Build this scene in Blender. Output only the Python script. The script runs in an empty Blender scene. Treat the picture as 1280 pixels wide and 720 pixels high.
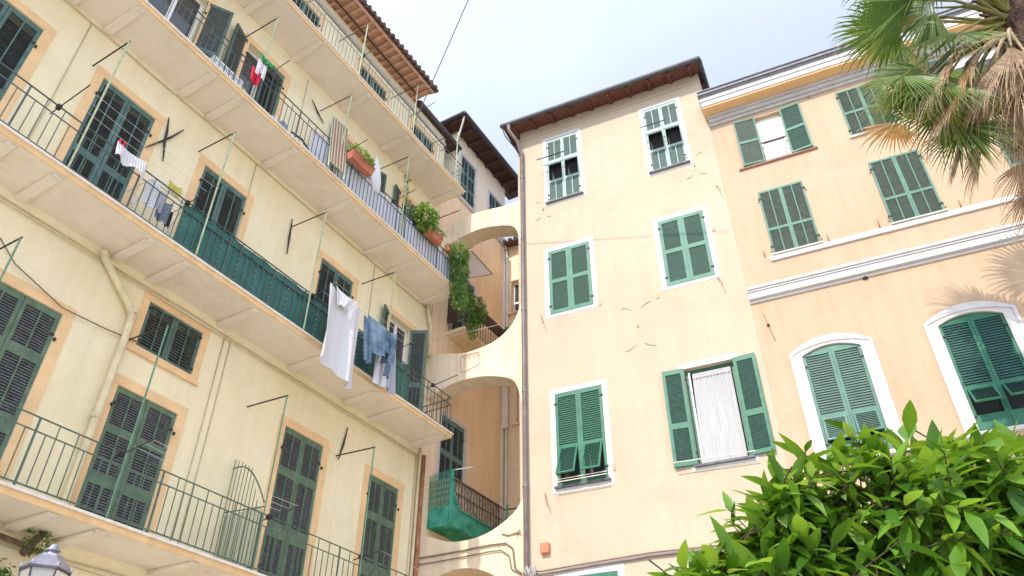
import bpy, math, random
from mathutils import Vector, Matrix, Euler
random.seed(7)
R_ = math.radians
sc = bpy.context.scene
col = sc.collection
sin, cos, pi = math.sin, math.cos, math.pi

# ------------------------------------------------------------------ helpers
class MB:
    """collects faces; build() links them as one mesh object"""
    def __init__(s):
        s.v = []; s.f = []; s.m = []
    def add(s, vs, fs, mi=0, M=None):
        n = len(s.v)
        s.v += [tuple(M @ Vector(p)) for p in vs] if M is not None else [tuple(p) for p in vs]
        s.f += [tuple(i + n for i in f) for f in fs]
        s.m += [mi] * len(fs)
    def box(s, x0, x1, y0, y1, z0, z1, mi=0, M=None):
        if x1 < x0: x0, x1 = x1, x0
        if y1 < y0: y0, y1 = y1, y0
        if z1 < z0: z0, z1 = z1, z0
        s.add([(x0,y0,z0),(x1,y0,z0),(x1,y1,z0),(x0,y1,z0),(x0,y0,z1),(x1,y0,z1),(x1,y1,z1),(x0,y1,z1)],
              [(0,3,2,1),(4,5,6,7),(0,1,5,4),(1,2,6,5),(2,3,7,6),(3,0,4,7)], mi, M)
    def hexa(s, p, mi=0):      # 8 points: bottom 4 ccw, top 4 ccw
        s.add(p, [(0,3,2,1),(4,5,6,7),(0,1,5,4),(1,2,6,5),(2,3,7,6),(3,0,4,7)], mi)
    def quad(s, a, b, c, d, mi=0): s.add([a,b,c,d], [(0,1,2,3)], mi)
    def tube(s, pts, r, n=8, mi=0, cap=True):
        pts = [Vector(p) for p in pts]; rs = r if isinstance(r, (list, tuple)) else [r] * len(pts)
        base = len(s.v); ref = None
        for i, p in enumerate(pts):
            d = (pts[min(i+1, len(pts)-1)] - pts[max(i-1, 0)]).normalized()
            if ref is None:
                ref = Vector((0,0,1)) if abs(d.z) < .9 else Vector((1,0,0))
            a = d.cross(ref).normalized(); b = a.cross(d).normalized(); ref = b
            for k in range(n):
                t = 2*pi*k/n
                s.v.append(tuple(p + (a*cos(t) + b*sin(t)) * rs[i]))
        for i in range(len(pts)-1):
            for k in range(n):
                a0 = base + i*n + k; a1 = base + i*n + (k+1) % n
                s.f.append((a0, a1, a1+n, a0+n)); s.m.append(mi)
        if cap:
            s.f.append(tuple(base+k for k in range(n))[::-1]); s.m.append(mi)
            e = base + (len(pts)-1)*n
            s.f.append(tuple(e+k for k in range(n))); s.m.append(mi)
    def lathe(s, prof, c=(0,0,0), n=16, mi=0):
        base = len(s.v)
        for r, z in prof:
            for k in range(n):
                t = 2*pi*k/n
                s.v.append((c[0]+r*cos(t), c[1]+r*sin(t), c[2]+z))
        for i in range(len(prof)-1):
            for k in range(n):
                a0 = base+i*n+k; a1 = base+i*n+(k+1) % n
                s.f.append((a0, a1, a1+n, a0+n)); s.m.append(mi)
    def build(s, name, mats, parent=None, smooth=False, bevel=0, solid=0):
        me = bpy.data.meshes.new(name)
        me.from_pydata(s.v, [], s.f)
        if not isinstance(mats, (list, tuple)): mats = [mats]
        for m in mats: me.materials.append(m)
        for p, mi in zip(me.polygons, s.m):
            p.material_index = mi; p.use_smooth = smooth
        me.update()
        o = bpy.data.objects.new(name, me); col.objects.link(o)
        if parent is not None: o.parent = parent
        if solid:
            md = o.modifiers.new('solid', 'SOLIDIFY'); md.thickness = solid; md.offset = 0
        if bevel:
            md = o.modifiers.new('bev', 'BEVEL'); md.width = bevel; md.segments = 2; md.limit_method = 'ANGLE'
        return o

def thing(name, label, cat, loc=(0,0,0), rotz=0, group=None):
    o = bpy.data.objects.new(name, None); col.objects.link(o)
    o.location = loc; o.rotation_euler = (0,0,rotz); o.empty_display_size = .3
    o['label'] = label; o['category'] = cat
    if group: o['group'] = group
    return o
def tag(o, label, cat, group=None):
    o['label'] = label; o['category'] = cat
    if group: o['group'] = group
    return o
def plabel(o, l): o['label'] = l; return o

# the two facade directions
RL = math.atan2(.8615, .5078)          # x runs along the left facade, y into its wall (wall face y = 9.95)
RR = math.atan2(-.409, .9125)          # x runs along the right facade, y into its wall (wall face y = 13.9)
YL, YR = 9.95, 13.9
ML = Matrix.Rotation(RL, 4, 'Z'); MR = Matrix.Rotation(RR, 4, 'Z')
def LW(x, y, z): return ML @ Vector((x, y, z))
def RW(x, y, z): return MR @ Vector((x, y, z))

# ------------------------------------------------------------------ materials
def newmat(name):
    m = bpy.data.materials.new(name); m.use_nodes = True
    nt = m.node_tree; b = nt.nodes['Principled BSDF']
    return m, nt, b
def simple(name, c, rough=.6, metal=0, var=0, scale=6, bump=0, bscale=60, spec=.4):
    m, nt, b = newmat(name)
    b.inputs['Base Color'].default_value = (*c, 1); b.inputs['Roughness'].default_value = rough
    b.inputs['Metallic'].default_value = metal; b.inputs['Specular IOR Level'].default_value = spec
    tc = nt.nodes.new('ShaderNodeTexCoord')
    if var:
        n = nt.nodes.new('ShaderNodeTexNoise'); n.inputs['Scale'].default_value = scale; n.inputs['Detail'].default_value = 5
        nt.links.new(tc.outputs['Object'], n.inputs['Vector'])
        r = nt.nodes.new('ShaderNodeValToRGB')
        r.color_ramp.elements[0].position = .3; r.color_ramp.elements[1].position = .7
        r.color_ramp.elements[0].color = (*[x*(1-var) for x in c], 1); r.color_ramp.elements[1].color = (*[min(1, x*(1+var)) for x in c], 1)
        nt.links.new(n.outputs['Fac'], r.inputs['Fac']); nt.links.new(r.outputs['Color'], b.inputs['Base Color'])
    if bump:
        n2 = nt.nodes.new('ShaderNodeTexNoise'); n2.inputs['Scale'].default_value = bscale; n2.inputs['Detail'].default_value = 6
        nt.links.new(tc.outputs['Object'], n2.inputs['Vector'])
        bp = nt.nodes.new('ShaderNodeBump'); bp.inputs['Strength'].default_value = bump; bp.inputs['Distance'].default_value = .02
        nt.links.new(n2.outputs['Fac'], bp.inputs['Height']); nt.links.new(bp.outputs['Normal'], b.inputs['Normal'])
    return m
def plaster(name, c1, c2, stain=None, samt=.35, streak=.12, bump=.25):
    """limewash plaster: broad patches, fine mottling, vertical rain streaks, some stains"""
    m, nt, b = newmat(name); N = nt.nodes; Lk = nt.links.new
    b.inputs['Roughness'].default_value = .92; b.inputs['Specular IOR Level'].default_value = .15
    tc = N.new('ShaderNodeTexCoord')
    n1 = N.new('ShaderNodeTexNoise'); n1.inputs['Scale'].default_value = .55; n1.inputs['Detail'].default_value = 7; n1.inputs['Roughness'].default_value = .6
    Lk(tc.outputs['Object'], n1.inputs['Vector'])
    r1 = N.new('ShaderNodeValToRGB'); r1.color_ramp.elements[0].position = .35; r1.color_ramp.elements[1].position = .65
    r1.color_ramp.elements[0].color = (*c1, 1); r1.color_ramp.elements[1].color = (*c2, 1)
    Lk(n1.outputs['Fac'], r1.inputs['Fac'])
    mp = N.new('ShaderNodeMapping'); mp.inputs['Scale'].default_value = (5, 5, .35); Lk(tc.outputs['Object'], mp.inputs['Vector'])
    n2 = N.new('ShaderNodeTexNoise'); n2.inputs['Scale'].default_value = 1.3; n2.inputs['Detail'].default_value = 6
    Lk(mp.outputs['Vector'], n2.inputs['Vector'])
    r2 = N.new('ShaderNodeValToRGB'); r2.color_ramp.elements[0].position = .3; r2.color_ramp.elements[1].position = .6
    r2.color_ramp.elements[0].color = (1-streak, 1-streak*1.05, 1-streak*1.3, 1); r2.color_ramp.elements[1].color = (1,1,1,1)
    Lk(n2.outputs['Fac'], r2.inputs['Fac'])
    mx = N.new('ShaderNodeMixRGB'); mx.blend_type = 'MULTIPLY'; mx.inputs['Fac'].default_value = 1
    Lk(r1.outputs['Color'], mx.inputs['Color1']); Lk(r2.outputs['Color'], mx.inputs['Color2'])
    out = mx
    if stain:
        n3 = N.new('ShaderNodeTexNoise'); n3.inputs['Scale'].default_value = 1.1; n3.inputs['Detail'].default_value = 10; n3.inputs['Roughness'].default_value = .7
        mp3 = N.new('ShaderNodeMapping'); mp3.inputs['Location'].default_value = (7.3, 2.1, 4.4); Lk(tc.outputs['Object'], mp3.inputs['Vector']); Lk(mp3.outputs['Vector'], n3.inputs['Vector'])
        r3 = N.new('ShaderNodeValToRGB'); r3.color_ramp.elements[0].position = .56; r3.color_ramp.elements[1].position = .72
        r3.color_ramp.elements[0].color = (0,0,0,1); r3.color_ramp.elements[1].color = (samt,)*3+(1,)
        Lk(n3.outputs['Fac'], r3.inputs['Fac'])
        m3 = N.new('ShaderNodeMixRGB'); Lk(r3.outputs['Color'], m3.inputs['Fac']); Lk(out.outputs['Color'], m3.inputs['Color1'])
        m3.inputs['Color2'].default_value = (*stain, 1); out = m3
    # repaired patches: sharper-edged, slightly paler areas, and fine dirt speckle
    n5 = N.new('ShaderNodeTexNoise'); n5.inputs['Scale'].default_value = .8; n5.inputs['Detail'].default_value = 3; n5.inputs['Distortion'].default_value = .6
    mp5 = N.new('ShaderNodeMapping'); mp5.inputs['Location'].default_value = (3.1,9.7,1.3); Lk(tc.outputs['Object'], mp5.inputs['Vector']); Lk(mp5.outputs['Vector'], n5.inputs['Vector'])
    r5 = N.new('ShaderNodeValToRGB'); r5.color_ramp.elements[0].position = .57; r5.color_ramp.elements[1].position = .585
    r5.color_ramp.elements[0].color = (1,1,1,1); r5.color_ramp.elements[1].color = (.965,.96,.955,1); Lk(n5.outputs['Fac'], r5.inputs['Fac'])
    m5 = N.new('ShaderNodeMixRGB'); m5.blend_type = 'MULTIPLY'; m5.inputs['Fac'].default_value = 1; Lk(out.outputs['Color'], m5.inputs['Color1']); Lk(r5.outputs['Color'], m5.inputs['Color2'])
    n6 = N.new('ShaderNodeTexNoise'); n6.inputs['Scale'].default_value = 16; n6.inputs['Detail'].default_value = 8; Lk(tc.outputs['Object'], n6.inputs['Vector'])
    r6 = N.new('ShaderNodeValToRGB'); r6.color_ramp.elements[0].position = .33; r6.color_ramp.elements[1].position = .5
    r6.color_ramp.elements[0].color = (.972,.968,.96,1); r6.color_ramp.elements[1].color = (1,1,1,1); Lk(n6.outputs['Fac'], r6.inputs['Fac'])
    m6 = N.new('ShaderNodeMixRGB'); m6.blend_type = 'MULTIPLY'; m6.inputs['Fac'].default_value = 1; Lk(m5.outputs['Color'], m6.inputs['Color1']); Lk(r6.outputs['Color'], m6.inputs['Color2']); out = m6
    Lk(out.outputs['Color'], b.inputs['Base Color'])
    n4 = N.new('ShaderNodeTexNoise'); n4.inputs['Scale'].default_value = 9; n4.inputs['Detail'].default_value = 9; Lk(tc.outputs['Object'], n4.inputs['Vector'])
    bp = N.new('ShaderNodeBump'); bp.inputs['Strength'].default_value = bump; bp.inputs['Distance'].default_value = .03
    Lk(n4.outputs['Fac'], bp.inputs['Height']); Lk(bp.outputs['Normal'], b.inputs['Normal'])
    return m
def leafmat(name, c, trans, rough=.35, tf=.35, var=.25):
    m, nt, b = newmat(name); N = nt.nodes; Lk = nt.links.new
    b.inputs['Roughness'].default_value = rough; b.inputs['Specular IOR Level'].default_value = .35
    tc = N.new('ShaderNodeTexCoord'); n = N.new('ShaderNodeTexNoise'); n.inputs['Scale'].default_value = 7; n.inputs['Detail'].default_value = 4
    Lk(tc.outputs['Object'], n.inputs['Vector'])
    r = N.new('ShaderNodeValToRGB'); r.color_ramp.elements[0].position = .35; r.color_ramp.elements[1].position = .65
    r.color_ramp.elements[0].color = (*[x*(1-var) for x in c], 1); r.color_ramp.elements[1].color = (*[x*(1+var) for x in c], 1)
    Lk(n.outputs['Fac'], r.inputs['Fac']); Lk(r.outputs['Color'], b.inputs['Base Color'])
    t = N.new('ShaderNodeBsdfTranslucent'); t.inputs['Color'].default_value = (*trans, 1)
    ms = N.new('ShaderNodeMixShader'); ms.inputs['Fac'].default_value = tf
    Lk(b.outputs['BSDF'], ms.inputs[1]); Lk(t.outputs['BSDF'], ms.inputs[2])
    Lk(ms.outputs['Shader'], N['Material Output'].inputs['Surface'])
    return m

P_L   = plaster('plaster_cream', (.82,.715,.46), (.86,.77,.54), stain=(.76,.66,.46), samt=.35, streak=.05)
P_B   = plaster('plaster_yellow', (.51,.42,.31), (.55,.455,.34), stain=(.47,.37,.26), samt=.3, streak=.04)
P_C   = plaster('plaster_apricot', (.52,.375,.255), (.555,.405,.28), stain=(.51,.35,.225), samt=.45, streak=.07)
P_D   = plaster('plaster_peach', (.90,.67,.45), (.92,.72,.51), stain=(.72,.50,.35), samt=.45, streak=.12)
P_Dp  = plaster('plaster_pale_pink', (.86,.72,.55), (.88,.77,.62), stain=(.66,.54,.44), samt=.3, streak=.06)
P_E   = plaster('plaster_ochre', (.84,.67,.47), (.87,.72,.52), stain=(.6,.47,.35), samt=.5)
P_A   = plaster('plaster_arch', (.76,.60,.42), (.80,.66,.48), stain=(.50,.36,.25), samt=.5, streak=.14)
P_SOF = plaster('soffit_plaster', (.76,.665,.54), (.82,.73,.60), stain=(.58,.47,.33), samt=.5, streak=.03)
TRIM  = simple('trim_orange', (.78,.53,.28), .85, var=.09, scale=3, bump=.2, bscale=30)
FASC  = plaster('fascia_orange', (.78,.52,.26), (.82,.57,.31), stain=(.58,.40,.24), samt=.6, streak=.16)
TRIMW = simple('trim_white', (.60,.58,.57), .85, var=.04, scale=4, bump=.15, bscale=30)
STONE = simple('stone_nosing', (.74,.68,.58), .8, var=.1, scale=8, bump=.2)
MOUW  = simple('moulding_white', (.58,.56,.55), .8, var=.06, scale=5, bump=.15)
MOUG  = simple('moulding_grey', (.48,.46,.44), .8, var=.1, scale=5, bump=.15)
ORSOF = simple('soffit_orange', (.72,.45,.22), .85, var=.06, scale=3)
SLATE = simple('slate_edge', (.25,.25,.27), .7, var=.25, scale=9, bump=.4)
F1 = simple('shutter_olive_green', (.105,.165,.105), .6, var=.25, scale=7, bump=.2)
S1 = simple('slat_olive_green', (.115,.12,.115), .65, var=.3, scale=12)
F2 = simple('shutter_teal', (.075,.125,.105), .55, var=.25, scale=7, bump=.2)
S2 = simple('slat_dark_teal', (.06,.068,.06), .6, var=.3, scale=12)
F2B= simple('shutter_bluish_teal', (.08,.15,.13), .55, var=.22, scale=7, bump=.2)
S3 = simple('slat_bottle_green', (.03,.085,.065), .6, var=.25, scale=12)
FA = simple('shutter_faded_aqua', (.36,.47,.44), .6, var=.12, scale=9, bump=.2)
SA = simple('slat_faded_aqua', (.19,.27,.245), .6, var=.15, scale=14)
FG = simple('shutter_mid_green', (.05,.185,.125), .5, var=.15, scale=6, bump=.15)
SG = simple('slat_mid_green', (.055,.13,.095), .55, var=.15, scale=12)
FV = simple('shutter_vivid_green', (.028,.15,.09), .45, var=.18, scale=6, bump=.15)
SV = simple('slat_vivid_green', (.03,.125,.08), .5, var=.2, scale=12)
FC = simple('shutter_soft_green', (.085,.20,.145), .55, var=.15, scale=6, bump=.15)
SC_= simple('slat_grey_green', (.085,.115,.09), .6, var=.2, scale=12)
RAIL  = simple('railing_green', (.09,.14,.11), .55, var=.3, scale=15)
RAILP = simple('railing_pale', (.26,.29,.25), .55, var=.2, scale=15)
RAILD = simple('railing_dark', (.085,.105,.095), .55, var=.3, scale=15)
IRON  = simple('dark_iron', (.03,.028,.027), .6, var=.4, scale=20)
POLE  = simple('pole_pale_green', (.40,.46,.28), .6, var=.2, scale=9)
POLEG = simple('pole_green', (.13,.25,.16), .6, var=.25, scale=9)
PIPEC = simple('pipe_cream', (.66,.57,.36), .6, var=.15, scale=5)
PIPEB = simple('pipe_brown_grey', (.20,.16,.155), .45, var=.2, scale=4)
PIPEW = simple('pipe_white', (.72,.68,.62), .5, var=.1, scale=4)
RUST  = simple('rusty_pipe', (.36,.16,.08), .8, var=.3, scale=7)
CABLE = simple('cable_beige', (.50,.42,.26), .7, var=.15)
CABLD = simple('cable_brown', (.20,.14,.11), .7, var=.2)
WOODR = simple('wood_red_brown', (.15,.055,.038), .7, var=.3, scale=6, bump=.3)
WOODO = simple('wood_orange', (.52,.29,.18), .75, var=.25, scale=7, bump=.3)
WOODD = simple('wood_dark', (.07,.036,.027), .75, var=.3, scale=6, bump=.3)
TILE  = simple('roof_tile', (.11,.065,.05), .85, var=.4, scale=5, bump=.4, bscale=20)
GUT   = simple('gutter_grey', (.085,.09,.10), .45, metal=.3, var=.2, scale=4)
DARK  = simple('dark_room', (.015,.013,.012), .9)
FRW   = simple('window_frame_white', (.80,.79,.77), .45, var=.04)
FABW  = simple('cotton_white', (.70,.69,.72), .85, var=.02, bump=.1, bscale=200)
FABG  = simple('cotton_lavender', (.62,.63,.72), .85, var=.05, bump=.1, bscale=200)
SILL  = simple('sill_slate', (.13,.13,.14), .6, var=.3, scale=10, bump=.3)
BRICKR= simple('sill_red', (.30,.17,.12), .8, var=.2, scale=9)
TERRA = simple('terracotta', (.42,.14,.075), .8, var=.2, scale=9, bump=.2)
PANG  = simple('panel_green', (.025,.115,.095), .5, var=.2, scale=3)
SOIL  = simple('soil', (.05,.035,.025), .95)
ORANGEBOX = simple('junction_box_orange', (.62,.20,.10), .5, var=.12, scale=12)
PAVE  = simple('paving', (.56,.53,.49), .9, var=.15, scale=1.5, bump=.3, bscale=12)
# glass
GLS, nt, b = newmat('window_glass'); b.inputs['Base Color'].default_value = (.05,.055,.06,1); b.inputs['Roughness'].default_value = .06; b.inputs['Specular IOR Level'].default_value = .7
LAMPG, nt, b = newmat('lantern_glass'); b.inputs['Base Color'].default_value = (.62,.60,.58,1); b.inputs['Roughness'].default_value = .35; b.inputs['Transmission Weight'].default_value = .5
LAMPM = simple('lantern_metal', (.34,.34,.40), .4, metal=.6, var=.2, scale=12)
LAMPD = simple('lantern_frame', (.08,.08,.09), .45, metal=.4, var=.2, scale=12)
def cloth(name, c, tf=.3, wavescale=0, c2=None):
    m, nt, b = newmat(name); N = nt.nodes; Lk = nt.links.new
    b.inputs['Roughness'].default_value = .9; b.inputs['Base Color'].default_value = (*c, 1); b.inputs['Specular IOR Level'].default_value = .1
    t = N.new('ShaderNodeBsdfTranslucent'); t.inputs['Color'].default_value = (*c, 1)
    ms = N.new('ShaderNodeMixShader'); ms.inputs['Fac'].default_value = tf
    tc = N.new('ShaderNodeTexCoord'); n = N.new('ShaderNodeTexNoise'); n.inputs['Scale'].default_value = 4; n.inputs['Detail'].default_value = 2
    Lk(tc.outputs['Object'], n.inputs['Vector'])
    bp = N.new('ShaderNodeBump'); bp.inputs['Strength'].default_value = .0
    Lk(n.outputs['Fac'], bp.inputs['Height']); Lk(bp.outputs['Normal'], b.inputs['Normal'])
    if c2:
        r = N.new('ShaderNodeValToRGB'); r.color_ramp.elements[0].position = .4; r.color_ramp.elements[1].position = .6
        r.color_ramp.elements[0].color = (*c, 1); r.color_ramp.elements[1].color = (*c2, 1)
        Lk(n.outputs['Fac'], r.inputs['Fac']); Lk(r.outputs['Color'], b.inputs['Base Color']); Lk(r.outputs['Color'], t.inputs['Color'])
    Lk(b.outputs['BSDF'], ms.inputs[1]); Lk(t.outputs['BSDF'], ms.inputs[2]); Lk(ms.outputs['Shader'], N['Material Output'].inputs['Surface'])
    return m
SHEET = cloth('sheet_cotton', (.86,.85,.87), .3)
SHIRT = cloth('denim_blue', (.12,.19,.27), .10, c2=(.21,.30,.39))
GREYC = cloth('lavender_cotton', (.62,.63,.72), .3)
NET   = cloth('net_green', (.07,.42,.28), .4, c2=(.14,.55,.42))
PANW  = cloth('screen_white', (.80,.80,.86), .45)
REDC  = cloth('cotton_red', (.75,.05,.09), .3)
GRNC  = cloth('cotton_green', (.06,.36,.13), .3)
# transparent-ish netting on the low balcony's end
def netmat(name, c, dens):
    m, nt, b = newmat(name); N = nt.nodes; Lk = nt.links.new
    b.inputs['Base Color'].default_value = (*c, 1); b.inputs['Roughness'].default_value = .7
    t = N.new('ShaderNodeBsdfTransparent'); ms = N.new('ShaderNodeMixShader')
    ms.inputs['Fac'].default_value = dens
    Lk(t.outputs['BSDF'], ms.inputs[1]); Lk(b.outputs['BSDF'], ms.inputs[2]); Lk(ms.outputs['Shader'], N['Material Output'].inputs['Surface'])
    return m
NETT = netmat('net_green_open', (.05,.30,.20), .45)
CURT, nt, b = newmat('lace_curtain'); N = nt.nodes; Lk = nt.links.new
b.inputs['Roughness'].default_value = .9
tc = N.new('ShaderNodeTexCoord'); mp = N.new('ShaderNodeMapping'); mp.inputs['Scale'].default_value = (38,1,1.2); Lk(tc.outputs['Object'], mp.inputs['Vector'])
w = N.new('ShaderNodeTexNoise'); w.inputs['Scale'].default_value = 1; w.inputs['Detail'].default_value = 4; Lk(mp.outputs['Vector'], w.inputs['Vector'])
r = N.new('ShaderNodeValToRGB'); r.color_ramp.elements[0].color = (.40,.395,.40,1); r.color_ramp.elements[1].color = (.50,.49,.49,1); r.color_ramp.elements[0].position = .35; r.color_ramp.elements[1].position = .65
Lk(w.outputs['Fac'], r.inputs['Fac']); Lk(r.outputs['Color'], b.inputs['Base Color'])
# striped fabric of the folded lounger
STRP, nt, b = newmat('striped_canvas'); N = nt.nodes; Lk = nt.links.new
tc = N.new('ShaderNodeTexCoord'); sx = N.new('ShaderNodeSeparateXYZ'); Lk(tc.outputs['Object'], sx.inputs[0])
ma = N.new('ShaderNodeMath'); ma.operation = 'MULTIPLY'; ma.inputs[1].default_value = 75; Lk(sx.outputs['X'], ma.inputs[0])
mb_ = N.new('ShaderNodeMath'); mb_.operation = 'SINE'; Lk(ma.outputs[0], mb_.inputs[0])
r = N.new('ShaderNodeValToRGB'); e = r.color_ramp.elements; e[0].color = (.27,.15,.10,1); e[0].position = .35; e[1].color = (.58,.50,.36,1); e[1].position = .55
Lk(mb_.outputs[0], r.inputs['Fac']); Lk(r.outputs['Color'], b.inputs['Base Color']); b.inputs['Roughness'].default_value = .9

# ------------------------------------------------------------------ generic builders
def wall_with_holes(mb, x0, x1, z0, z1, holes, y=0, depth=.28, mi=0, mi_dark=1):
    """front sheet with rectangular holes, reveals and a dark room wall behind each"""
    xs = sorted(set([x0, x1] + [h[0] for h in holes] + [h[1] for h in holes]))
    zs = sorted(set([z0, z1] + [h[2] for h in holes] + [h[3] for h in holes]))
    xs = [x for x in xs if x0 <= x <= x1]; zs = [z for z in zs if z0 <= z <= z1]
    for i in range(len(xs)-1):
        for j in range(len(zs)-1):
            cx = (xs[i]+xs[i+1])/2; cz = (zs[j]+zs[j+1])/2
            if any(h[0] < cx < h[1] and h[2] < cz < h[3] for h in holes): continue
            mb.quad((xs[i],y,zs[j]), (xs[i+1],y,zs[j]), (xs[i+1],y,zs[j+1]), (xs[i],y,zs[j+1]), mi)
    for a, b_, c, d in holes:
        Y = y + depth
        mb.quad((a,y,c), (a,Y,c), (b_,Y,c), (b_,y,c), mi); mb.quad((a,y,d), (b_,y,d), (b_,Y,d), (a,Y,d), mi)
        mb.quad((a,y,c), (a,y,d), (a,Y,d), (a,Y,c), mi); mb.quad((b_,y,c), (b_,Y,c), (b_,Y,d), (b_,y,d), mi)
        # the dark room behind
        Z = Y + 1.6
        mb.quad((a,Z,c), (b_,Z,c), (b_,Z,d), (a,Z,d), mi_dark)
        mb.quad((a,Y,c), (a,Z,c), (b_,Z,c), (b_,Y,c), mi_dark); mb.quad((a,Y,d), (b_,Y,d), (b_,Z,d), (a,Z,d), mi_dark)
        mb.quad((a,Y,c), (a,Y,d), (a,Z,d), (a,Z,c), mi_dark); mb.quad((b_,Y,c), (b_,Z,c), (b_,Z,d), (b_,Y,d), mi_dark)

def slats(mb, x0, x1, z0, z1, y, pitch, M, mi=1, cover=None):
    if pitch < .039: cover = .5
    n = max(1, int(round((z1-z0)/pitch))); p = (z1-z0)/n; t = .004
    for i in range(n):
        zc = z0 + (i+.5)*p
        # tilted board: outer edge low
        dy, dz = (.011, p*.43) if pitch >= .045 or cover is None else (.009, p*cover)
        a = (y-dy, zc-dz); b_ = (y+dy, zc+dz)
        mb.add([(x0,a[0],a[1]-t),(x1,a[0],a[1]-t),(x1,b_[0],b_[1]-t),(x0,b_[0],b_[1]-t),
                (x0,a[0],a[1]+t),(x1,a[0],a[1]+t),(x1,b_[0],b_[1]+t),(x0,b_[0],b_[1]+t)],
               [(0,3,2,1),(4,5,6,7),(0,1,5,4),(2,3,7,6)], mi, M)

def leaf(parent, xh, y, z0, z1, w, side, ang, mats, panels, muntins=0, pitch=.05, st=.055, flap=None, label=None, flapang=35, arch=None):
    """one louvred shutter leaf hinged at xh; side +1 opens from its left jamb, -1 from its right jamb.
    panels = fractions (bottom, top) of the leaf height filled with louvres"""
    mb = MB(); h = z1 - z0; th = .022
    a = R_(ang)
    sx = side
    ca, sa = cos(a), sin(a)
    M = Matrix(((sx*ca, sx*sa*0 + (sa if True else 0), 0, xh), (-sa, ca, 0, y), (0,0,1,z0), (0,0,0,1)))
    # local x runs from the hinge, local y is thickness
    M = Matrix(((sx*ca, sa*sx, 0, xh), (-sa, ca, 0, y), (0,0,1,z0), (0,0,0,1)))
    mb.box(0, st, -th, th, 0, h, 0, M); mb.box(w-st, w, -th, th, 0, h, 0, M)
    zz = [0] + [v for p in panels for v in (p[0]*h, p[1]*h)] + [h]
    for i in range(0, len(zz), 2):
        if zz[i+1] - zz[i] > .004: mb.box(st, w-st, -th, th, zz[i], zz[i+1], 0, M)
    for k, (p0, p1) in enumerate(panels):
        if flap is not None and k == flap:
            continue
        slats(mb, st, w-st, p0*h, p1*h, 0, pitch, M, 1)
        for q in range(muntins):
            xm = st + (w-2*st)*(q+1)/(muntins+1)
            mb.box(xm-.011, xm+.011, -th-.004, -th+.012, p0*h, p1*h, 0, M)
    # hinges
    for hz in (.12, .88): mb.box(-.025, .05, -th-.012, -th, hz*h-.02, hz*h+.02, 2, M)
    o = mb.build('shutter', [mats[0], mats[1], IRON], parent)
    if label: plabel(o, label)
    if flap is not None:
        fb = MB(); p0, p1 = panels[flap]; f_a = R_(flapang); hh = (p1-p0)*h - .01
        F = M @ Matrix.Translation((0, -th, p1*h)) @ Matrix.Rotation(-f_a, 4, 'X') @ Matrix.Translation((0, 0, -hh))
        x0, x1 = st+.005, w-st-.005
        fb.box(x0, x0+.035, -.014, .014, 0, hh, 0, F); fb.box(x1-.035, x1, -.014, .014, 0, hh, 0, F)
        fb.box(x0+.035, x1-.035, -.014, .014, 0, .035, 0, F); fb.box(x0+.035, x1-.035, -.014, .014, hh-.035, hh, 0, F)
        slats(fb, x0+.035, x1-.035, .035, hh-.035, 0, pitch*.8, F, 1)
        f = fb.build('flap', [mats[0], mats[1]], o) if o.parent is None or o.parent.parent is None else fb.build('shutter_flap', [mats[0], mats[1]], parent)
    return o

def surround(mb, x0, x1, z0, z1, w, y=0, t=.012, bottom=True, mi=0, wb=None, wt=None):
    """painted band round an opening, four pieces butted end to end"""
    wt = wt or w
    mb.box(x0-w, x0-.003, y-t, y+.002, z0, z1, mi); mb.box(x1+.003, x1+w, y-t, y+.002, z0, z1, mi)
    mb.box(x0-w, x1+w, y-t-.0015, y+.002, z1+.002, z1+wt, mi)
    if bottom: mb.box(x0-w, x1+w, y-t-.0015, y+.002, z0-(wb or w), z0-.002, mi)

# ================================================================== LEFT BUILDING
BL = thing('apartment_building', 'cream apartment building with four long balconies, dark green shutters and orange window bands', 'building', (0,0,0), RL)
FL = [5.01, 9.21, 13.10, 16.56]        # balcony floor levels
DOORS = [  # x0, x1, ztop, floor, style
 (3.38,4.46,7.80,0), (5.57,6.64,7.22,0), (8.82,9.83,7.98,0), (11.21,12.18,7.95,0),
 (1.45,2.51,12.03,1), (3.58,4.61,12.05,1), (5.76,6.78,11.94,1), (8.92,9.95,11.96,1), (11.30,12.13,11.95,1),
 (1.60,2.65,15.72,2), (3.62,4.70,15.72,2), (5.83,6.88,15.72,2), (8.92,9.97,15.72,2), (11.25,12.13,15.72,2),
 (3.75,4.80,18.62,3), (6.36,7.41,18.62,3), (9.01,10.08,18.62,3), (11.30,12.32,18.62,3), (-.9,.1,12.0,1), (.2,1.25,7.9,0)]
holes = [(d[0], d[1], FL[d[3]]+.02, d[2]) for d in DOORS] + [(5.62,6.68,7.94,8.75)]
X0L, X1L = -3.0, 12.86
wm = MB()
wall_with_holes(wm, X0L, X1L, 0, 19.45, holes, YL)
wm.quad((X0L,YL,0),(X0L,YL+7,0),(X0L,YL+7,19.45),(X0L,YL,19.45)); wm.quad((X1L,YL,0),(X1L,YL+7,0),(X1L,YL+7,19.45),(X1L,YL,19.45))
wm.quad((X0L,YL+7,0),(X1L,YL+7,0),(X1L,YL+7,19.45),(X0L,YL+7,19.45))
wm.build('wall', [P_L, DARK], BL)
# horizontal moulding under the eaves
mm = MB(); mm.box(X0L, X1L, YL-.05, YL+.01, 19.04, 19.14); mm.box(X0L, X1L, YL-.03, YL+.01, 19.142, 19.17)
mm.build('moulding', MOUG, BL)
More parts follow.
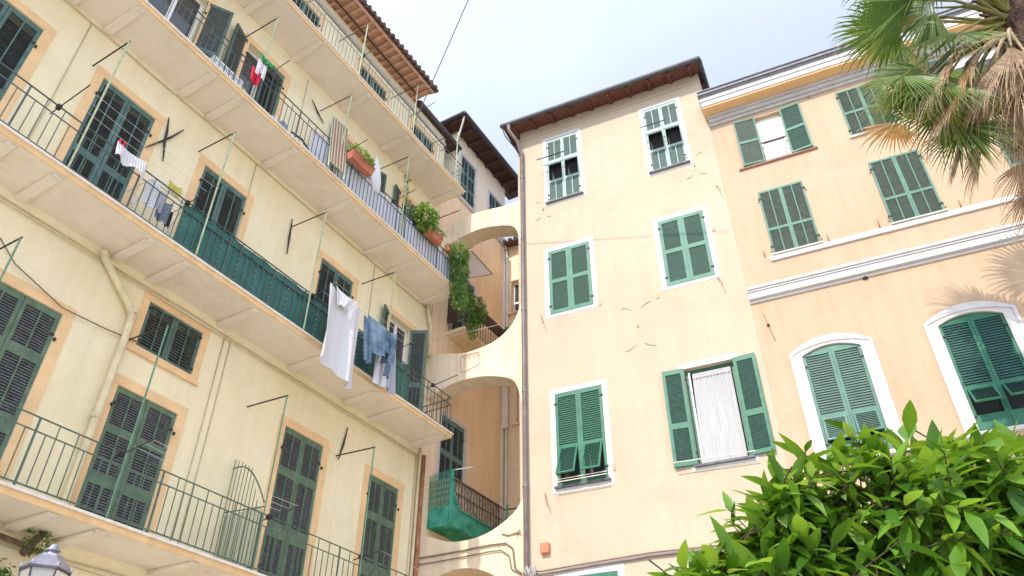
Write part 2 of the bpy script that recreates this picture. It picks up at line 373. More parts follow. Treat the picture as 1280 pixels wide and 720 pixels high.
# doors and windows
def french(parent, x0, x1, z0, z1, y, white=True, curtain=False):
    fr = MB(); Y = y+.16; t = .05
    fr.box(x0, x0+t, Y, Y+.05, z0, z1); fr.box(x1-t, x1, Y, Y+.05, z0, z1); fr.box(x0+t, x1-t, Y, Y+.05, z1-t, z1); fr.box(x0+t, x1-t, Y, Y+.05, z0, z0+t)
    xm = (x0+x1)/2; fr.box(xm-.045, xm+.045, Y-.005, Y+.05, z0+t, z1-t)
    fr.box(x0+t, xm-.045, Y, Y+.045, z0+(z1-z0)*.35, z0+(z1-z0)*.35+.06); fr.box(xm+.045, x1-t, Y, Y+.045, z0+(z1-z0)*.35, z0+(z1-z0)*.35+.06)
    o = fr.build('window_frame', FRW, parent)
    g = MB(); g.box(x0+t, x1-t, Y+.02, Y+.028, z0+t, z1-t); g.build('pane', GLS, parent)
    if curtain:
        c = MB(); n = 26; yy = Y+.09
        for i in range(n):
            xa = x0+t+(x1-x0-2*t)*i/n; xb = x0+t+(x1-x0-2*t)*(i+1)/n
            c.quad((xa,yy+.012*(i % 2),z0+t),(xb,yy+.012*((i+1) % 2),z0+t),(xb,yy+.012*((i+1) % 2),z1-t),(xa,yy+.012*(i % 2),z1-t))
        c.build('curtain', CURT, parent)
for (x0, x1, zt, fl) in DOORS:
    z0 = FL[fl] + .02
    sb = MB(); w = .16
    surround(sb, x0, x1, z0, zt, w, YL, bottom=False)
    dr = sb.build('door', TRIM, BL)
    hw = (x1-x0)/2; y = YL+.035
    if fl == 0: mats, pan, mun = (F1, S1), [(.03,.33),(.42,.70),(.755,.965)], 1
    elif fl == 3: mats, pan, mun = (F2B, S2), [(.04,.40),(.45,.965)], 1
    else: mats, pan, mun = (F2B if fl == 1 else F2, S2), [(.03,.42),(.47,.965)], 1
    k = (round(x0,2), fl)
    aL = aR = 0
    if k == (11.30,1): aL, aR = 158, 120
    if k == (3.62,2): aL, aR = 165, 149
    if k == (5.83,2): aL, aR = 160, 0
    if k == (8.92,2): aL, aR = 168, 170
    if k == (11.25,2): aL, aR = 165, 0
    if k[0] == 5.57: pan = [(.03,.335),(.415,.68),(.735,.965)]
    pt = .040
    leaf(dr, x0+.004, y, z0, zt-.01, hw-.008, 1, aL, mats, pan, mun, pt)
    leaf(dr, x1-.004, y, z0, zt-.01, hw-.008, -1, aR, mats, pan, mun, pt)
    if aL or aR: french(dr, x0, x1, z0, zt, YL, curtain=True)
    # hinge pins on the jambs
    for zz in (.15,.85):
        for xx in (x0-.012, x1+.012):
            hb = MB(); hb.box(xx-.016, xx+.016, YL-.045, YL-.013, z0+(zt-z0)*zz-.022, z0+(zt-z0)*zz+.022); hb.build('hinge', IRON, dr)
sb = MB(); surround(sb, 5.62, 6.68, 7.94, 8.75, .13, YL); sb.box(5.47, 6.83, YL-.05, YL-.015, 7.80, 7.85)
win = sb.build('window', TRIM, BL)
leaf(win, 5.624, YL+.03, 7.945, 8.745, .524, 1, 0, (F2, S2), [(.05,.95)], 1, .05)
leaf(win, 6.676, YL+.03, 7.945, 8.745, .524, -1, 0, (F2, S2), [(.05,.95)], 1, .05)

# balconies
BRK = [(-1.6), (-.2), (1.15), (2.63), (3.30), (4.85), (5.50), (6.95), (8.66), (10.20), (11.03)]
YB = 9.0
def railing(parent, x0, x1, zf, top, mats, ends=True, pitch=.128, two=True, y=None):
    y = YB+.03 if y is None else y
    rb = MB(); x = x0; i = 0
    zt = zf+top; zs = zt-.17
    rb.box(x0, x1, y-.012, y+.012, zt-.005, zt+.006, 1)
    if two: rb.box(x0, x1, y-.007, y+.007, zs-.007, zs+.007, 0)
    rb.box(x0, x1, y-.009, y+.009, zf+.05, zf+.066, 0)
    n = int((x1-x0)/pitch)
    for i in range(n+1):
        x = x0 + (x1-x0)*i/n; tall = (i % 2 == 0) or not two
        r = .011 if i % 14 == 0 else .0055
        rb.box(x-r, x+r, y-r, y+r, zf-.02 if i % 14 == 0 else zf+.055, (zt-.004) if tall else zs, 0)
    if ends:
        yy0 = y; yy1 = YL
        for z_, h_ in ((zt, .01), (zs, .007), (zf+.058, .009)): rb.box(x1-.01, x1+.01, yy0+.012, yy1, z_-h_, z_+h_*.7, 0)
        for j in range(1, 7):
            yy = yy0+(yy1-yy0)*j/7; rb.box(x1-.006, x1+.006, yy-.006, yy+.006, zf+.055, zt-.01, 0)
    return rb.build('railing', mats, parent)
for bi, zf in enumerate(FL):
    zb = zf-.105; xe = 12.64
    s = MB(); s.box(X0L, xe, YB+.02, YL+.01, zb, zf-.035)
    bal = s.build('balcony', P_SOF, BL)
    fa = MB(); fa.box(X0L, xe+.02, YB, YB+.018, zb-.012, zf-.036); fa.box(xe+.001, xe+.02, YB+.02, YL, zb-.012, zf-.036)
    fa.build('fascia', FASC, bal)
    no = MB(); no.box(X0L, xe+.05, YB-.03, YL, zf-.034, zf); no.build('nosing', STONE, bal)
    for bx in BRK + [12.50]:
        bb = MB(); w = .075 if bx < 12 else .12
        bb.hexa([(bx-w,YB+.16,zb-.030),(bx+w,YB+.16,zb-.030),(bx+w,YL,zb-.075),(bx-w,YL,zb-.075),(bx-w,YB+.16,zb),(bx+w,YB+.16,zb),(bx+w,YL,zb),(bx-w,YL,zb)])
        bb.build('bracket', P_SOF, bal, bevel=.012)
        tb_ = MB(); tb_.box(bx-.065, bx+.065, YB+.075, YB+.158, zb-.045, zb-.001); tb_.build('bracket_end', STONE, bal, bevel=.008)
    railing(bal, X0L+.1, xe-.02, zf, .86, [RAIL if bi == 0 else (RAILP if bi == 3 else RAILD), RAILD if bi else RAIL], pitch=.128 if bi < 2 else .115)
    if bi == 1:      # green perforated screen tied behind the bars
        g = MB(); x0p, x1p = 5.12, 11.12
        nx = 60
        for i in range(nx):
            xa = x0p+(x1p-x0p)*i/nx; xb = x0p+(x1p-x0p)*(i+1)/nx
            y1 = YB+.052+.006*sin(i*1.7); y2 = YB+.052+.006*sin((i+1)*1.7)
            g.quad((xa,y1,zf+.0),(xb,y2,zf+.0),(xb,y2,zf+.845+.01*sin(i*.9)),(xa,y1,zf+.845+.01*sin((i-1)*.9)))
        # pale ties that hold it to the bars
        tb = g; random.seed(3)
        for i in range(0, 31, 2):
            xx = x0p+.06+i*.192
            for q in range(6):
                zz = zf+.08+q*.11+random.uniform(-.015,.015); tb.box(xx-.0022, xx+.0022, YB+.040, YB+.046, zz, zz+.03, 1)
        g.build('green_screen', [PANG, STONE], bal)
        lo = MB(); lo.box(5.14, 12.62, YB+.040, YB+.048, zf+.69, zf+.70); lo.build('tie_rod', RAILD, bal)
    if bi == 2:
        g = MB(); x0p, x1p = 8.02, 12.6; nx = 46
        for i in range(nx):
            xa = x0p+(x1p-x0p)*i/nx; xb = x0p+(x1p-x0p)*(i+1)/nx
            y1 = YB+.055+.010*sin(i*1.1); y2 = YB+.055+.010*sin((i+1)*1.1)
            g.quad((xa,y1,zf+.0),(xb,y2,zf+.0),(xb,y2,zf+.80),(xa,y1,zf+.80))
        g.build('white_screen', PANW, bal, solid=.004)
        g = MB(); g.box(7.25, 7.92, YB+.05, YB+.056, zf+.05, zf+.78); g.build('white_screen', PANW, bal)
# balcony divider of iron rods (first balcony)
gm = MB(); xg = 7.90; z0 = FL[0]
ys = [YL-.03-i*.088 for i in range(11)]
for i, yy in enumerate(ys):
    t = i/10; zt = z0+1.95-.05*i if i < 6 else z0+1.68-.19*(i-5)
    gm.tube([(xg,yy,z0+.03),(xg,yy,zt)], .007, 5)
arc = [(xg-.012, ys[0]-(ys[0]-ys[-1])*t, z0+1.78-1.0*max(0,(t-.15))**1.8) for t in [i/14 for i in range(15)]]
gm.tube(arc, .012, 6); gm.tube([(xg+.012, ys[0], z0+1.05),(xg+.012, ys[-1], z0+.98)], .009, 6); gm.tube([(xg+.012, ys[0], z0+.08),(xg+.012, ys[-1], z0+.08)], .009, 6)
gm.build('divider_grille', RAIL, BL)
gm = MB(); gm.box(xg+.03, xg+.036, YB+.12, YL-.02, z0+.04, z0+1.0); gm.build('divider_panel', netmat('pale_green_panel', (.35,.46,.34), .30), BL)

# clothesline poles with wall arms
PZ = [7.87, 12.04, 15.70, 18.5]
PX = [[0.9,3.20,5.45,7.88,10.18],[1.0,3.33,5.53,7.95,10.20],[1.1,3.3,5.68,8.02,10.22,12.48],[5.8,8.12,10.26,12.2]]
for bi in range(4):
    for x in PX[bi]:
        pm = MB(); z = PZ[bi]; long_ = bi == 0 or (bi == 1)
        lo_z = FL[bi]+.02
        if bi == 2 and x > 12: z = 15.68; lo_z = 14.4
        pm.tube([(x-.02*bi*0,YB-.01,lo_z),(x,YB-.01,z)], .016 if bi else .013, 6, 0)
        pm.tube([(x,YB-.03,z),(x+.02,YL,z+.06)], .013, 6, 1)
        po = pm.build('clothesline_pole', [POLEG if bi == 0 else POLE, IRON], BL)
# short outriggers on the railing carrying clothes lines
def outrigger(x, bi, dz=.86, ln=.62):
    m = MB(); z = FL[bi]+dz
    m.tube([(x,YB+.20,z-.05),(x,YB-ln,z+.05)], .009, 6); m.box(x-.03, x+.03, YB+.0, YB+.06, z-.05, z+.02)
    m.build('line_bracket', IRON, BL)
def line(x0, x1, y, z, r=.0025, sag=.03, mat=None):
    m = MB(); pts = [(x0+(x1-x0)*t, y, z-sag*4*t*(1-t)) for t in [i/12 for i in range(13)]]
    m.tube(pts, r, 5); return m.build('clothesline', mat or MOUW, BL)
for bi, xs in enumerate([[3.0,5.40,8.02,10.2],[2.9,5.15,8.05,10.35,11.9],[3.1,5.8,8.15,9.9,12.3],[6.4,8.2,10.3,11.7]]):
    for x in xs: outrigger(x, bi)
for bi, (a, c) in enumerate([(5.4,8.02),(2.9,5.15),(5.8,8.15)]):
    for k in (.2,.38,.56): line(a, c, YB-k, FL[bi]+.89+.02*k)
line(8.0, 10.40, YB-.42, FL[1]+.885, sag=.01); line(8.0, 10.40, YB-.56, FL[1]+.895, sag=.01)
line(8.05,10.35,YB-.2,FL[1]+.88); line(10.2,12.3,YB-.4,FL[0]+.88)
# pipes, cables, anchors
def strand(name, pts, r, mat, parent=BL, n=6):
    m = MB(); m.tube(pts, r, n); return m.build(name, mat, parent, smooth=True)
dp = MB(); dp.tube([(4.62,YL-.08,9.03),(4.66,YL-.09,8.93),(5.24,YL-.09,8.44),(5.36,YL-.09,8.30),(5.38,YL-.09,7.9),(5.36,YL-.09,5.02)], .055, 10)
for zz in (8.36, 6.6): dp.tube([(5.36,YL-.09,zz-.03),(5.36,YL-.09,zz+.03)], .066, 10)
dp.build('downpipe', PIPEC, BL, smooth=False)
for zc, off in ((8.93,.03),(8.86,.045),(12.86,.03),(4.72,.03),(4.66,.05)):
    strand('cable', [(X0L+i*.66, YL-off, zc+random.uniform(-.012,.012)) for i in range(25)], .011 if off < .04 else .008, CABLE)
for (x, za, zb) in ((3.04,12.86,9.25),(7.24,8.9,5.05),(6.78,12.86,9.25),(7.10,8.9,5.05),(10.55,12.86,9.2),(7.50,16.3,13.1)):
    strand('cable', [(x,YL-.012,za),(x+.01,YL-.012,(za+zb)/2),(x-.01,YL-.012,zb)], .008, CABLE)
strand('cable', [(3.3,YL-.03,8.35),(3.6,YL-.05,8.10),(4.4,YL-.05,7.86),(5.1,YL-.05,7.90),(5.62,YL-.03,7.98)], .009, CABLD)
strand('drain_pipe', [(12.55,YL-.10,12.9),(12.6,YL-.12,12.6),(12.74,YL-.10,12.35),(12.74,YL-.10,11.5)], .05, PIPEC)
strand('drain_pipe', [(12.76,YL-.05,12.3),(12.76,YL-.05,.2)], .035, PIPEC)
strand('rusty_pipe', [(12.84,YL-.10,8.95),(12.84,YL-.10,.3)], .05, RUST)
strand('drain_pipe', [(12.66,YL-.04,8.9),(12.66,YL-.04,.3)], .02, PIPEC)
# iron wall anchors
def anchor(pts_list, nm='wall_anchor'):
    m = MB()
    for pts in pts_list: m.tube([(p[0],YL-.035,p[1]) for p in pts], [.010]+[.022]*(len(pts)-2)+[.010], 6)
    m.build(nm, IRON, BL)
anchor([[(4.80,12.26),(4.86,11.95),(4.88,11.76),(4.98,11.32)],[(5.13,12.26),(4.97,11.92),(4.88,11.76),(4.62,11.33)]])
anchor([[(7.92,12.26),(7.95,11.8),(7.98,11.38)]]); anchor([[(10.38,8.60),(10.32,8.2),(10.24,7.86)]])
anchor([[(7.72,15.80),(7.95,15.6),(8.18,15.44)]])
# roof: boarded eaves in two stretches
rf = MB()
def slopequad(mb, x0, x1, y0, z0, y1, z1, t, mi=0):
    mb.hexa([(x0,y0,z0),(x1,y0,z0),(x1,y1,z1),(x0,y1,z1),(x0,y0,z0+t),(x1,y0,z0+t),(x1,y1,z1+t),(x0,y1,z1+t)], mi)
ZE = 19.45
rf.box(X0L, 11.30, 9.30, YL+.3, ZE+.075, ZE+.10, 0)
slopequad(rf, X0L, 11.33, 9.24, ZE+.11, 13.5, ZE+1.5, .05, 1)
slopequad(rf, X0L, 11.33, 17.2, ZE+.11, 13.5, ZE+1.5, .05, 1)
rf.box(11.335, 13.40, 9.86, YL+.3, ZE-.06, ZE+.03, 2)
slopequad(rf, 11.335, 13.42, 9.83, ZE+.035, 13.5, ZE+1.35, .05, 1)
roof = rf.build('roof', [WOODO, TILE, WOODD], BL)
x = X0L
while x < 11.2:
    bd = MB(); bd.box(x, x+.085, 9.32, YL+.1, ZE, ZE+.072); bd.build('rafter', WOODO, roof); x += .235
fb = MB(); fb.box(X0L, 11.31, 9.285, 9.315, ZE-.02, ZE+.105); fb.build('eave_board', WOODO, roof)
tl = MB(); x = X0L
while x < 11.25:
    tl.tube([(x+.05,9.17,ZE+.16),(x+.05,9.6,ZE+.30)], .062, 8); tl.tube([(x+.15,9.19,ZE+.115),(x+.15,9.6,ZE+.25)], .055, 8); x += .2
tl.build('roof_tiles', TILE, roof)
g2 = MB(); g2.tube([(11.34,9.80,ZE-.02),(13.48,9.80,ZE-.03)], .065, 10); g2.tube([(13.42,9.80,ZE-.05),(13.40,9.88,ZE-.28)], .03, 8)
g2.build('gutter', GUT, roof)
m = MB(); m.box(X0L, 11.0, 9.7, 9.73, ZE-.055, ZE-.01); m.build('conduit', WOODD, roof)
# guy wire leaving the top balcony
strand('guy_wire', [LW(0,0,0)*0+Vector((10.27,YB-.02,17.35)), Vector((10.25,YB-.02,18.5))], .012, RAILD)

# ================================================================== RIGHT, YELLOW HOUSE (B)
BB = thing('yellow_house', 'tall pale yellow house with brown timber eaves and a downpipe on its left corner', 'building', (0,0,0), RR)
def mkwin(parent, x0, x1, z0, z1, y, w=.11, t=.006, trim=TRIMW, sill=None, wb=.1):
    sb = MB(); surround(sb, x0, x1, z0, z1, w, y, t, bottom=True, wb=wb)
    o = sb.build('window', trim, parent)
    if sill:
        s = MB(); s.box(x0-.06, x1+.06, y-.075, y+.05, z0-.035, z0+.005); s.build('sill', sill, o)
    return o
Bw = [(-5.19,-4.27,15.46,17.82),(-2.41,-1.50,15.42,17.76),(-5.24,-4.18,11.92,13.82),(-2.45,-1.39,11.89,13.80),(-5.21,-4.15,7.69,9.81),(-2.38,-1.38,7.64,9.75),(-5.25,-4.12,3.6,5.92)]
wm = MB(); XB0, XB1 = -5.98, -.81
wall_with_holes(wm, XB0, XB1, 0, 18.50, Bw, YR)
sw = MB(); sw.quad((XB0,YR+.502,0),(XB0,YR+7,0),(XB0,YR+7,18.5),(XB0,YR+.502,18.5)); sw.quad((XB0,YR,0),(XB0,YR+.502,0),(XB0,YR+.502,18.5),(XB0,YR,18.5)); sw.build('side_wall', P_E, BB); wm.quad((XB1,YR,17.0),(XB1,YR+7,17.0),(XB1,YR+7,18.5),(XB1,YR,18.5))
wm.quad((XB0,YR+7,0),(XB1,YR+7,0),(XB1,YR+7,18.5),(XB0,YR+7,18.5))
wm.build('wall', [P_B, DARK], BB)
m = MB(); m.box(XB0-.02, XB1-.25, YR-.035, YR+.01, 18.13, 18.19); m.box(XB0-.02, XB1-.25, YR-.02, YR+.01, 18.192, 18.23); m.build('moulding', P_B, BB)
# top row: faded louvres with the middle flaps raised
for (x0,x1,z0,z1) in Bw[:2]:
    o = mkwin(BB, x0, x1, z0, z1, YR, .10, sill=SILL)
    xm = (x0+x1)/2; h = z1-z0
    for s_, xh in ((1, x0+.003), (-1, x1-.003)):
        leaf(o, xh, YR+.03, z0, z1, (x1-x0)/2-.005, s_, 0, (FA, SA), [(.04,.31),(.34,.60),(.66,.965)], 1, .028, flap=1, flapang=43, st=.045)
    g = MB(); g.box(x0, x1, YR+.15, YR+.16, z0, z1); g.build('pane', GLS, o)
    b_ = MB(); b_.box(x0-.18 if x0 < -5 else x0-.05, x1-.3, YR-.31, YR-.29, z0+h*.605-.03, z0+h*.605-.01); b_.build('flap_stay', IRON, o)
for (x0,x1,z0,z1) in Bw[2:4]:
    o = mkwin(BB, x0, x1, z0, z1, YR, .12, wb=.09)
    for s_, xh in ((1, x0+.003), (-1, x1-.003)):
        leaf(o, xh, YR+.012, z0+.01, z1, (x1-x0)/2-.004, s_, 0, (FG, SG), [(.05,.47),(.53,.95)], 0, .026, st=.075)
(x0,x1,z0,z1) = Bw[4]
o = mkwin(BB, x0, x1, z0, z1, YR, .12, sill=SILL, wb=.13)
for s_, xh in ((1, x0+.003), (-1, x1-.003)):
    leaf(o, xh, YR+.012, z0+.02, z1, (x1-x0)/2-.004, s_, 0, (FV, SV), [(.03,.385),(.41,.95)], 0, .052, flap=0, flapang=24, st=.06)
g = MB(); g.box(x0, x1, YR+.17, YR+.18, z0, z1); g.build('pane', GLS, o)
m = MB(); m.tube([(x0-.02,YR-.16,z0+.10),(x1+.02,YR-.16,z0+.10)], .010, 6); m.tube([(x0-.02,YR-.22,z0+.02),(x1+.02,YR-.22,z0+.02)], .010, 6)
for xx in (x0, x1): m.tube([(xx,YR,z0+.10),(xx,YR-.24,z0+.02)], .008, 5)
m.build('drying_rack', STONE, o)
(x0,x1,z0,z1) = Bw[5]
o = mkwin(BB, x0, x1, z0, z1, YR, .12, sill=SILL)
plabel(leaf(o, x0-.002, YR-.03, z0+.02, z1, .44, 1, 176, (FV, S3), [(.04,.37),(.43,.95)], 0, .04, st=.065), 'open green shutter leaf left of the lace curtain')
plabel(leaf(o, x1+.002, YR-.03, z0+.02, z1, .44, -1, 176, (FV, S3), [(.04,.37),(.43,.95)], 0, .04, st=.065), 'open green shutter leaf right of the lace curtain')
fr = MB()
for a, c in ((x0, x0+.06), (x1-.06, x1)): fr.box(a, c, YR+.12, YR+.17, z0, z1)
fr.box(x0+.06, x1-.06, YR+.12, YR+.17, z1-.06, z1)
fr.build('window_frame', FV, o)
c = MB(); n = 60; zt = z1-.20
rows = 8
for i in range(n):
    for j in range(rows):
        def cp(i, j):
            t = i/n; xx = x0+.14+(x1-x0-.22)*t; d = j/rows
            return (xx - .05*(1-t)*d*1.0, YR+.09+.012*sin(i*1.15)*(1-.6*d)-.02*d, zt-(zt-z0-.01)*d)
        c.quad(cp(i,j), cp(i,j+1), cp(i+1,j+1), cp(i+1,j))
c.build('lace_curtain', CURT, o, smooth=True)
c = MB(); 
for i in range(n):
    xa = x0+.14+(x1-x0-.22)*i/n; xb = x0+.14+(x1-x0-.22)*(i+1)/n
    c.quad((xa,YR+.075+.015*sin(i*1.9),zt-.02),(xb,YR+.075+.015*sin((i+1)*1.9),zt-.02),(xb,YR+.10,zt+.11),(xa,YR+.10,zt+.11))
c.build('curtain_heading', CURT, o, smooth=True)
m = MB(); m.box(x0+.07, x0+.105, YR+.05, YR+.09, z0, z1-.08); m.build('casement_edge', FRW, o)
m = MB(); m.tube([(x0-.42,YR-.20,z0+.06),(x1+.1,YR-.20,z0+.02)], .009, 6); m.tube([(x0+.1,YR,z0+.02),(x0+.1,YR-.22,z0+.02)], .008, 5); m.build('drying_rack', STONE, o)
(x0,x1,z0,z1) = Bw[6]
o = mkwin(BB, x0, x1, z0, z1, YR, .13)
for s_, xh in ((1, x0+.003), (-1, x1-.003)):
    leaf(o, xh, YR+.012, z0+.01, z1, (x1-x0)/2-.004, s_, 0, (FV, SV), [(.05,.47),(.53,.95)], 0, .045, st=.06)
# hip roof with boarded eaves, rafters and gutter
XE0, XE1, YE = -6.30, -.66, 13.38; ZG = 18.34
def eave_ring(mb, z, t, inset=0, mi=0):
    a, b_, c, d = XE0+inset, XE1-inset, YE+inset, 21.4-inset
    mb.box(a, b_, c, YR+.4, z, z+t, mi); mb.box(b_-.5, b_, YR+.4, d, z, z+t, mi); mb.box(a, a+.5, YR+.4, d, z, z+t, mi)
rm = MB()
# boards under the eaves slope slightly: from the wall head out to the gutter
rm.hexa([(XE0,YE,ZG),(XE1,YE,ZG),(XE1,YR+.3,ZG+.24),(XE0,YR+.3,ZG+.24),(XE0,YE,ZG+.03),(XE1,YE,ZG+.03),(XE1,YR+.3,ZG+.27),(XE0,YR+.3,ZG+.27)], 0)
rm.box(XE1-.16, XE1-.001, YR+.302, 21.2, ZG+.05, ZG+.12, 0); rm.box(XE0+.001, XE0+.3, YR+.302, 21.2, ZG+.05, ZG+.12, 0)
t1 = ZG+.10
A, B_, C_, D_ = (XE0,YE-.02,t1), (XE1,YE-.02,t1), (XE1,21.3,t1), (XE0,21.3,t1); E_, F_ = (-3.9,16.2,ZG+1.55), (-3.1,18.6,ZG+1.55)
rm.add([A,B_,C_,D_,E_,F_], [(0,1,4),(1,2,5,4),(2,3,5),(3,0,4,5)], 1)
A2 = [(p[0],p[1],p[2]-.07) for p in (A,B_,C_,D_)]
rm.add([A,B_,C_,D_]+A2, [(0,4,5,1),(1,5,6,2),(2,6,7,3),(3,7,4,0)], 1)
roofB = rm.build('roof', [WOODR, TILE], BB)
x = XE0+.25
while x < XE1-.1:
    ra = MB(); ra.hexa([(x,YE+.03,ZG-.07),(x+.075,YE+.03,ZG-.07),(x+.075,YR,ZG+.09),(x,YR,ZG+.09),(x,YE+.03,ZG-.002),(x+.075,YE+.03,ZG-.002),(x+.075,YR,ZG+.2),(x,YR,ZG+.2)])
    x += .56; ra.build('rafter', WOODR, roofB)
g = MB(); g.tube([(XE0-.03,YE-.05,ZG+.03),(XE1+.02,YE-.05,ZG+.03)], .062, 12); g.tube([(XE1-.0,YE-.02,ZG+.03),(XE1-.0,17.5,ZG+.03)], .045, 10)
g.build('gutter', GUT, roofB)
strand('downpipe', [(XE0+.22,YE-.05,ZG-.02),(XE0+.22,YE-.03,ZG-.22),(XE0+.36,YE+.20,ZG-.48),(-5.89,YR-.09,ZG-.82),(-5.89,YR-.085,12),(-5.89,YR-.085,.2)], .052, PIPEB, BB, 12)
m = MB()
for zz in (16.6,14.4,12.2,10.0,7.8): m.tube([(-5.89,YR-.085,zz-.02),(-5.89,YR-.085,zz+.02)], .062, 12)
m.build('pipe_collars', PIPEB, BB)
strand('overflow_pipe', [(XE0-.0,YE-.05,ZG),(XE0+.05,YE+.1,ZG-.25),(-5.96,YR-.05,ZG-.75)], .018, GUT, BB)
SCARM = simple('scar_plaster', (.40,.30,.21), .9, var=.3, scale=20)
# painted-out tie plates: curved plaster scars
def scar(cx, cz, s=.35, full=True, w=.012):
    m = MB()
    for sx in (-1, 1):
        for sz in (-1, 1):
            pts = []
            for k in range(7):
                t = k/6; pts.append((cx+sx*(.05+s*.55*t), YR-.004, cz+sz*(s*.75+ s*.28*math.sin(t*1.7) )))
            m.tube(pts[1:], [.003]+[.009]*4+[.003], 5)
    m.tube([(cx,YR-.01,cz-.03),(cx,YR-.01,cz+.03)], .018, 6)
    m.build('tie_plate', SCARM, BB)
scar(-3.21, 11.04, .55); scar(-5.33,15.30,.3); scar(-1.36,15.25,.36)
# shutter stays / hooks sticking out with rods
def hook(x, z, ln=.35, parent=BB, dx=.1):
    m = MB(); m.tube([(x,YR,z),(x+dx*.6,YR-.12,z-.18),(x+dx,YR-.14,z-ln)], .009, 5); m.build('iron_hook', RUST, parent)
for x, z in ((-5.5,7.63),(-5.48,11.98),(-1.36,11.82),(-.98,14.42)): hook(x, z)
for x, z in ((-4.02,11.9),(-1.22,13.15),(-4.02,7.9),(-2.7,11.7)):
    m = MB(); m.box(x-.03,x+.03,YR-.02,YR+.01,z-.06,z+.06); m.build('shutter_catch', simple('catch_rust', (.55,.38,.25), .8), BB)
bx = MB(); bx.box(-5.60,-5.42,YR-.10,YR,6.40,6.60); bx.build('junction_box', ORANGEBOX, BB, bevel=.015)
for dz, r in ((0,.022),(.055,.014)):
    strand('cable', [(-5.9,YR-.12,6.08+dz*.3),(-5.6,YR-.05,6.02+dz),(-4.6,YR-.04,6.06+dz),(-3.4,YR-.04,6.09+dz),(-2.0,YR-.04,6.05+dz),(-.8,YR-.04,6.10+dz)], r, PIPEB if dz == 0 else CABLD, BB)
m = MB()
for k in range(9): m.tube([(-5.95+.03*k,YR-.12-.01*(k%3),6.02+.05*(k%4)),(-5.92+.03*k,YR-.15,6.12+.03*(k%3)),(-5.86+.02*k,YR-.11,6.0+.06*(k%2))], .014, 6)
m.build('pipe_joint', MOUG, BB)

# ================================================================== RIGHT, APRICOT PALAZZO (C)
BC = thing('apricot_building', 'apricot building with white cornice, string course and arched green windows behind the palm', 'building', (0,0,0), RR)
XC0, XC1, ZC = -.808, 9.5, 16.62
Cw = [(.24,.83,14.69,16.20),(2.12,3.10,14.69,16.18),(4.55,5.55,14.69,16.20),(6.9,7.9,14.69,16.2),
      (-.12,.85,12.01,13.83),(2.23,3.22,12.02,13.80),(4.6,5.6,12.02,13.8),(7,8,12.02,13.8),
      (-.09,.97,7.35,9.47),(2.32,3.38,7.40,9.51),(4.75,5.8,7.4,9.5)]
ARCH = .15
Choles = [w if i < 8 else (w[0],w[1],w[2],w[3]+ARCH) for i, w in enumerate(Cw)]
wm = MB(); wall_with_holes(wm, XC0, XC1, 0, 17.0, Choles, YR)
def arch_z(x, x0, x1, zs, rise):
    t = (x-(x0+x1)/2)/((x1-x0)/2); return zs+rise*(1-t*t)
for (x0,x1,z0,z1) in Cw[8:]:         # spandrels close the square hole down to the segmental arch
    n = 12
    for i in range(n):
        xa = x0+(x1-x0)*i/n; xb = x0+(x1-x0)*(i+1)/n
        za, zb = arch_z(xa,x0,x1,z1,ARCH-.01), arch_z(xb,x0,x1,z1,ARCH-.01)
        wm.quad((xa,YR,za),(xb,YR,zb),(xb,YR,z1+ARCH),(xa,YR,z1+ARCH)); wm.quad((xa,YR,za),(xa,YR+.2,za),(xb,YR+.2,zb),(xb,YR,zb))
wm.quad((XC1,YR,0),(XC1,YR+7,0),(XC1,YR+7,17),(XC1,YR,17)); wm.quad((XC0,YR+7,0),(XC1,YR+7,0),(XC1,YR+7,17),(XC0,YR+7,17))
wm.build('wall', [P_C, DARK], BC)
# crowning cornice, stepped
X = XC0
cm = MB(); cm.box(X-.0, XC1, YR-.06, YR+.01, 16.34, 16.42, 0); cm.box(X-.0, XC1, YR-.12, YR+.01, 16.422, 16.52, 0); cm.box(X-.0, XC1, YR-.17, YR+.01, 16.522, 16.60, 0)
cor = cm.build('cornice', MOUG, BC, bevel=.008)
cm = MB(); cm.box(X-.06, XC1, YR-.44, YR+.01, 16.602, 16.65); cm.build('cornice_soffit', ORSOF, cor)
cm = MB(); cm.box(X-.07, XC1, YR-.47, YR-.05, 16.652, 16.80); cm.box(X-.085, XC1, YR-.50, YR-.05, 16.802, 16.93); cm.build('cornice_band', MOUW, cor, bevel=.008)
cm = MB(); cm.box(X-.10, XC1, YR-.55, YR+.1, 16.932, 17.10); 
slopequad(cm, X-.10, XC1, YR-.55, 17.102, 18.5, 18.3, .05); slopequad(cm, X-.10, XC1, 21, 17.102, 18.5, 18.3, .05)
cm.build('roof', SLATE, BC)
cm = MB(); cm.tube([(X-.1,YR-.56,16.965),(XC1,YR-.56,16.965)], .02, 8); cm.tube([(X-.1,YR-.56,17.09),(XC1,YR-.56,17.09)], .018, 8); cm.build('gutter', GUT, BC)
# string courses
cm = MB(); cm.box(X+.0, XC1, YR-.045, YR+.01, 10.92, 10.98); cm.box(X+.0, XC1, YR-.11, YR+.01, 10.982, 11.10); cm.box(X+.0, XC1, YR-.075, YR+.01, 11.102, 11.16); cm.box(X+.0, XC1, YR-.10, YR+.01, 11.162, 11.205); cm.box(X+.0, XC1, YR-.13, YR+.01, 11.207, 11.27)
cm.build('string_course', MOUW, BC, bevel=.006)
cm = MB(); cm.box(-.2, XC1, YR-.045, YR+.01, 11.86, 11.985); cm.build('sill_course', MOUW, BC, bevel=.006)
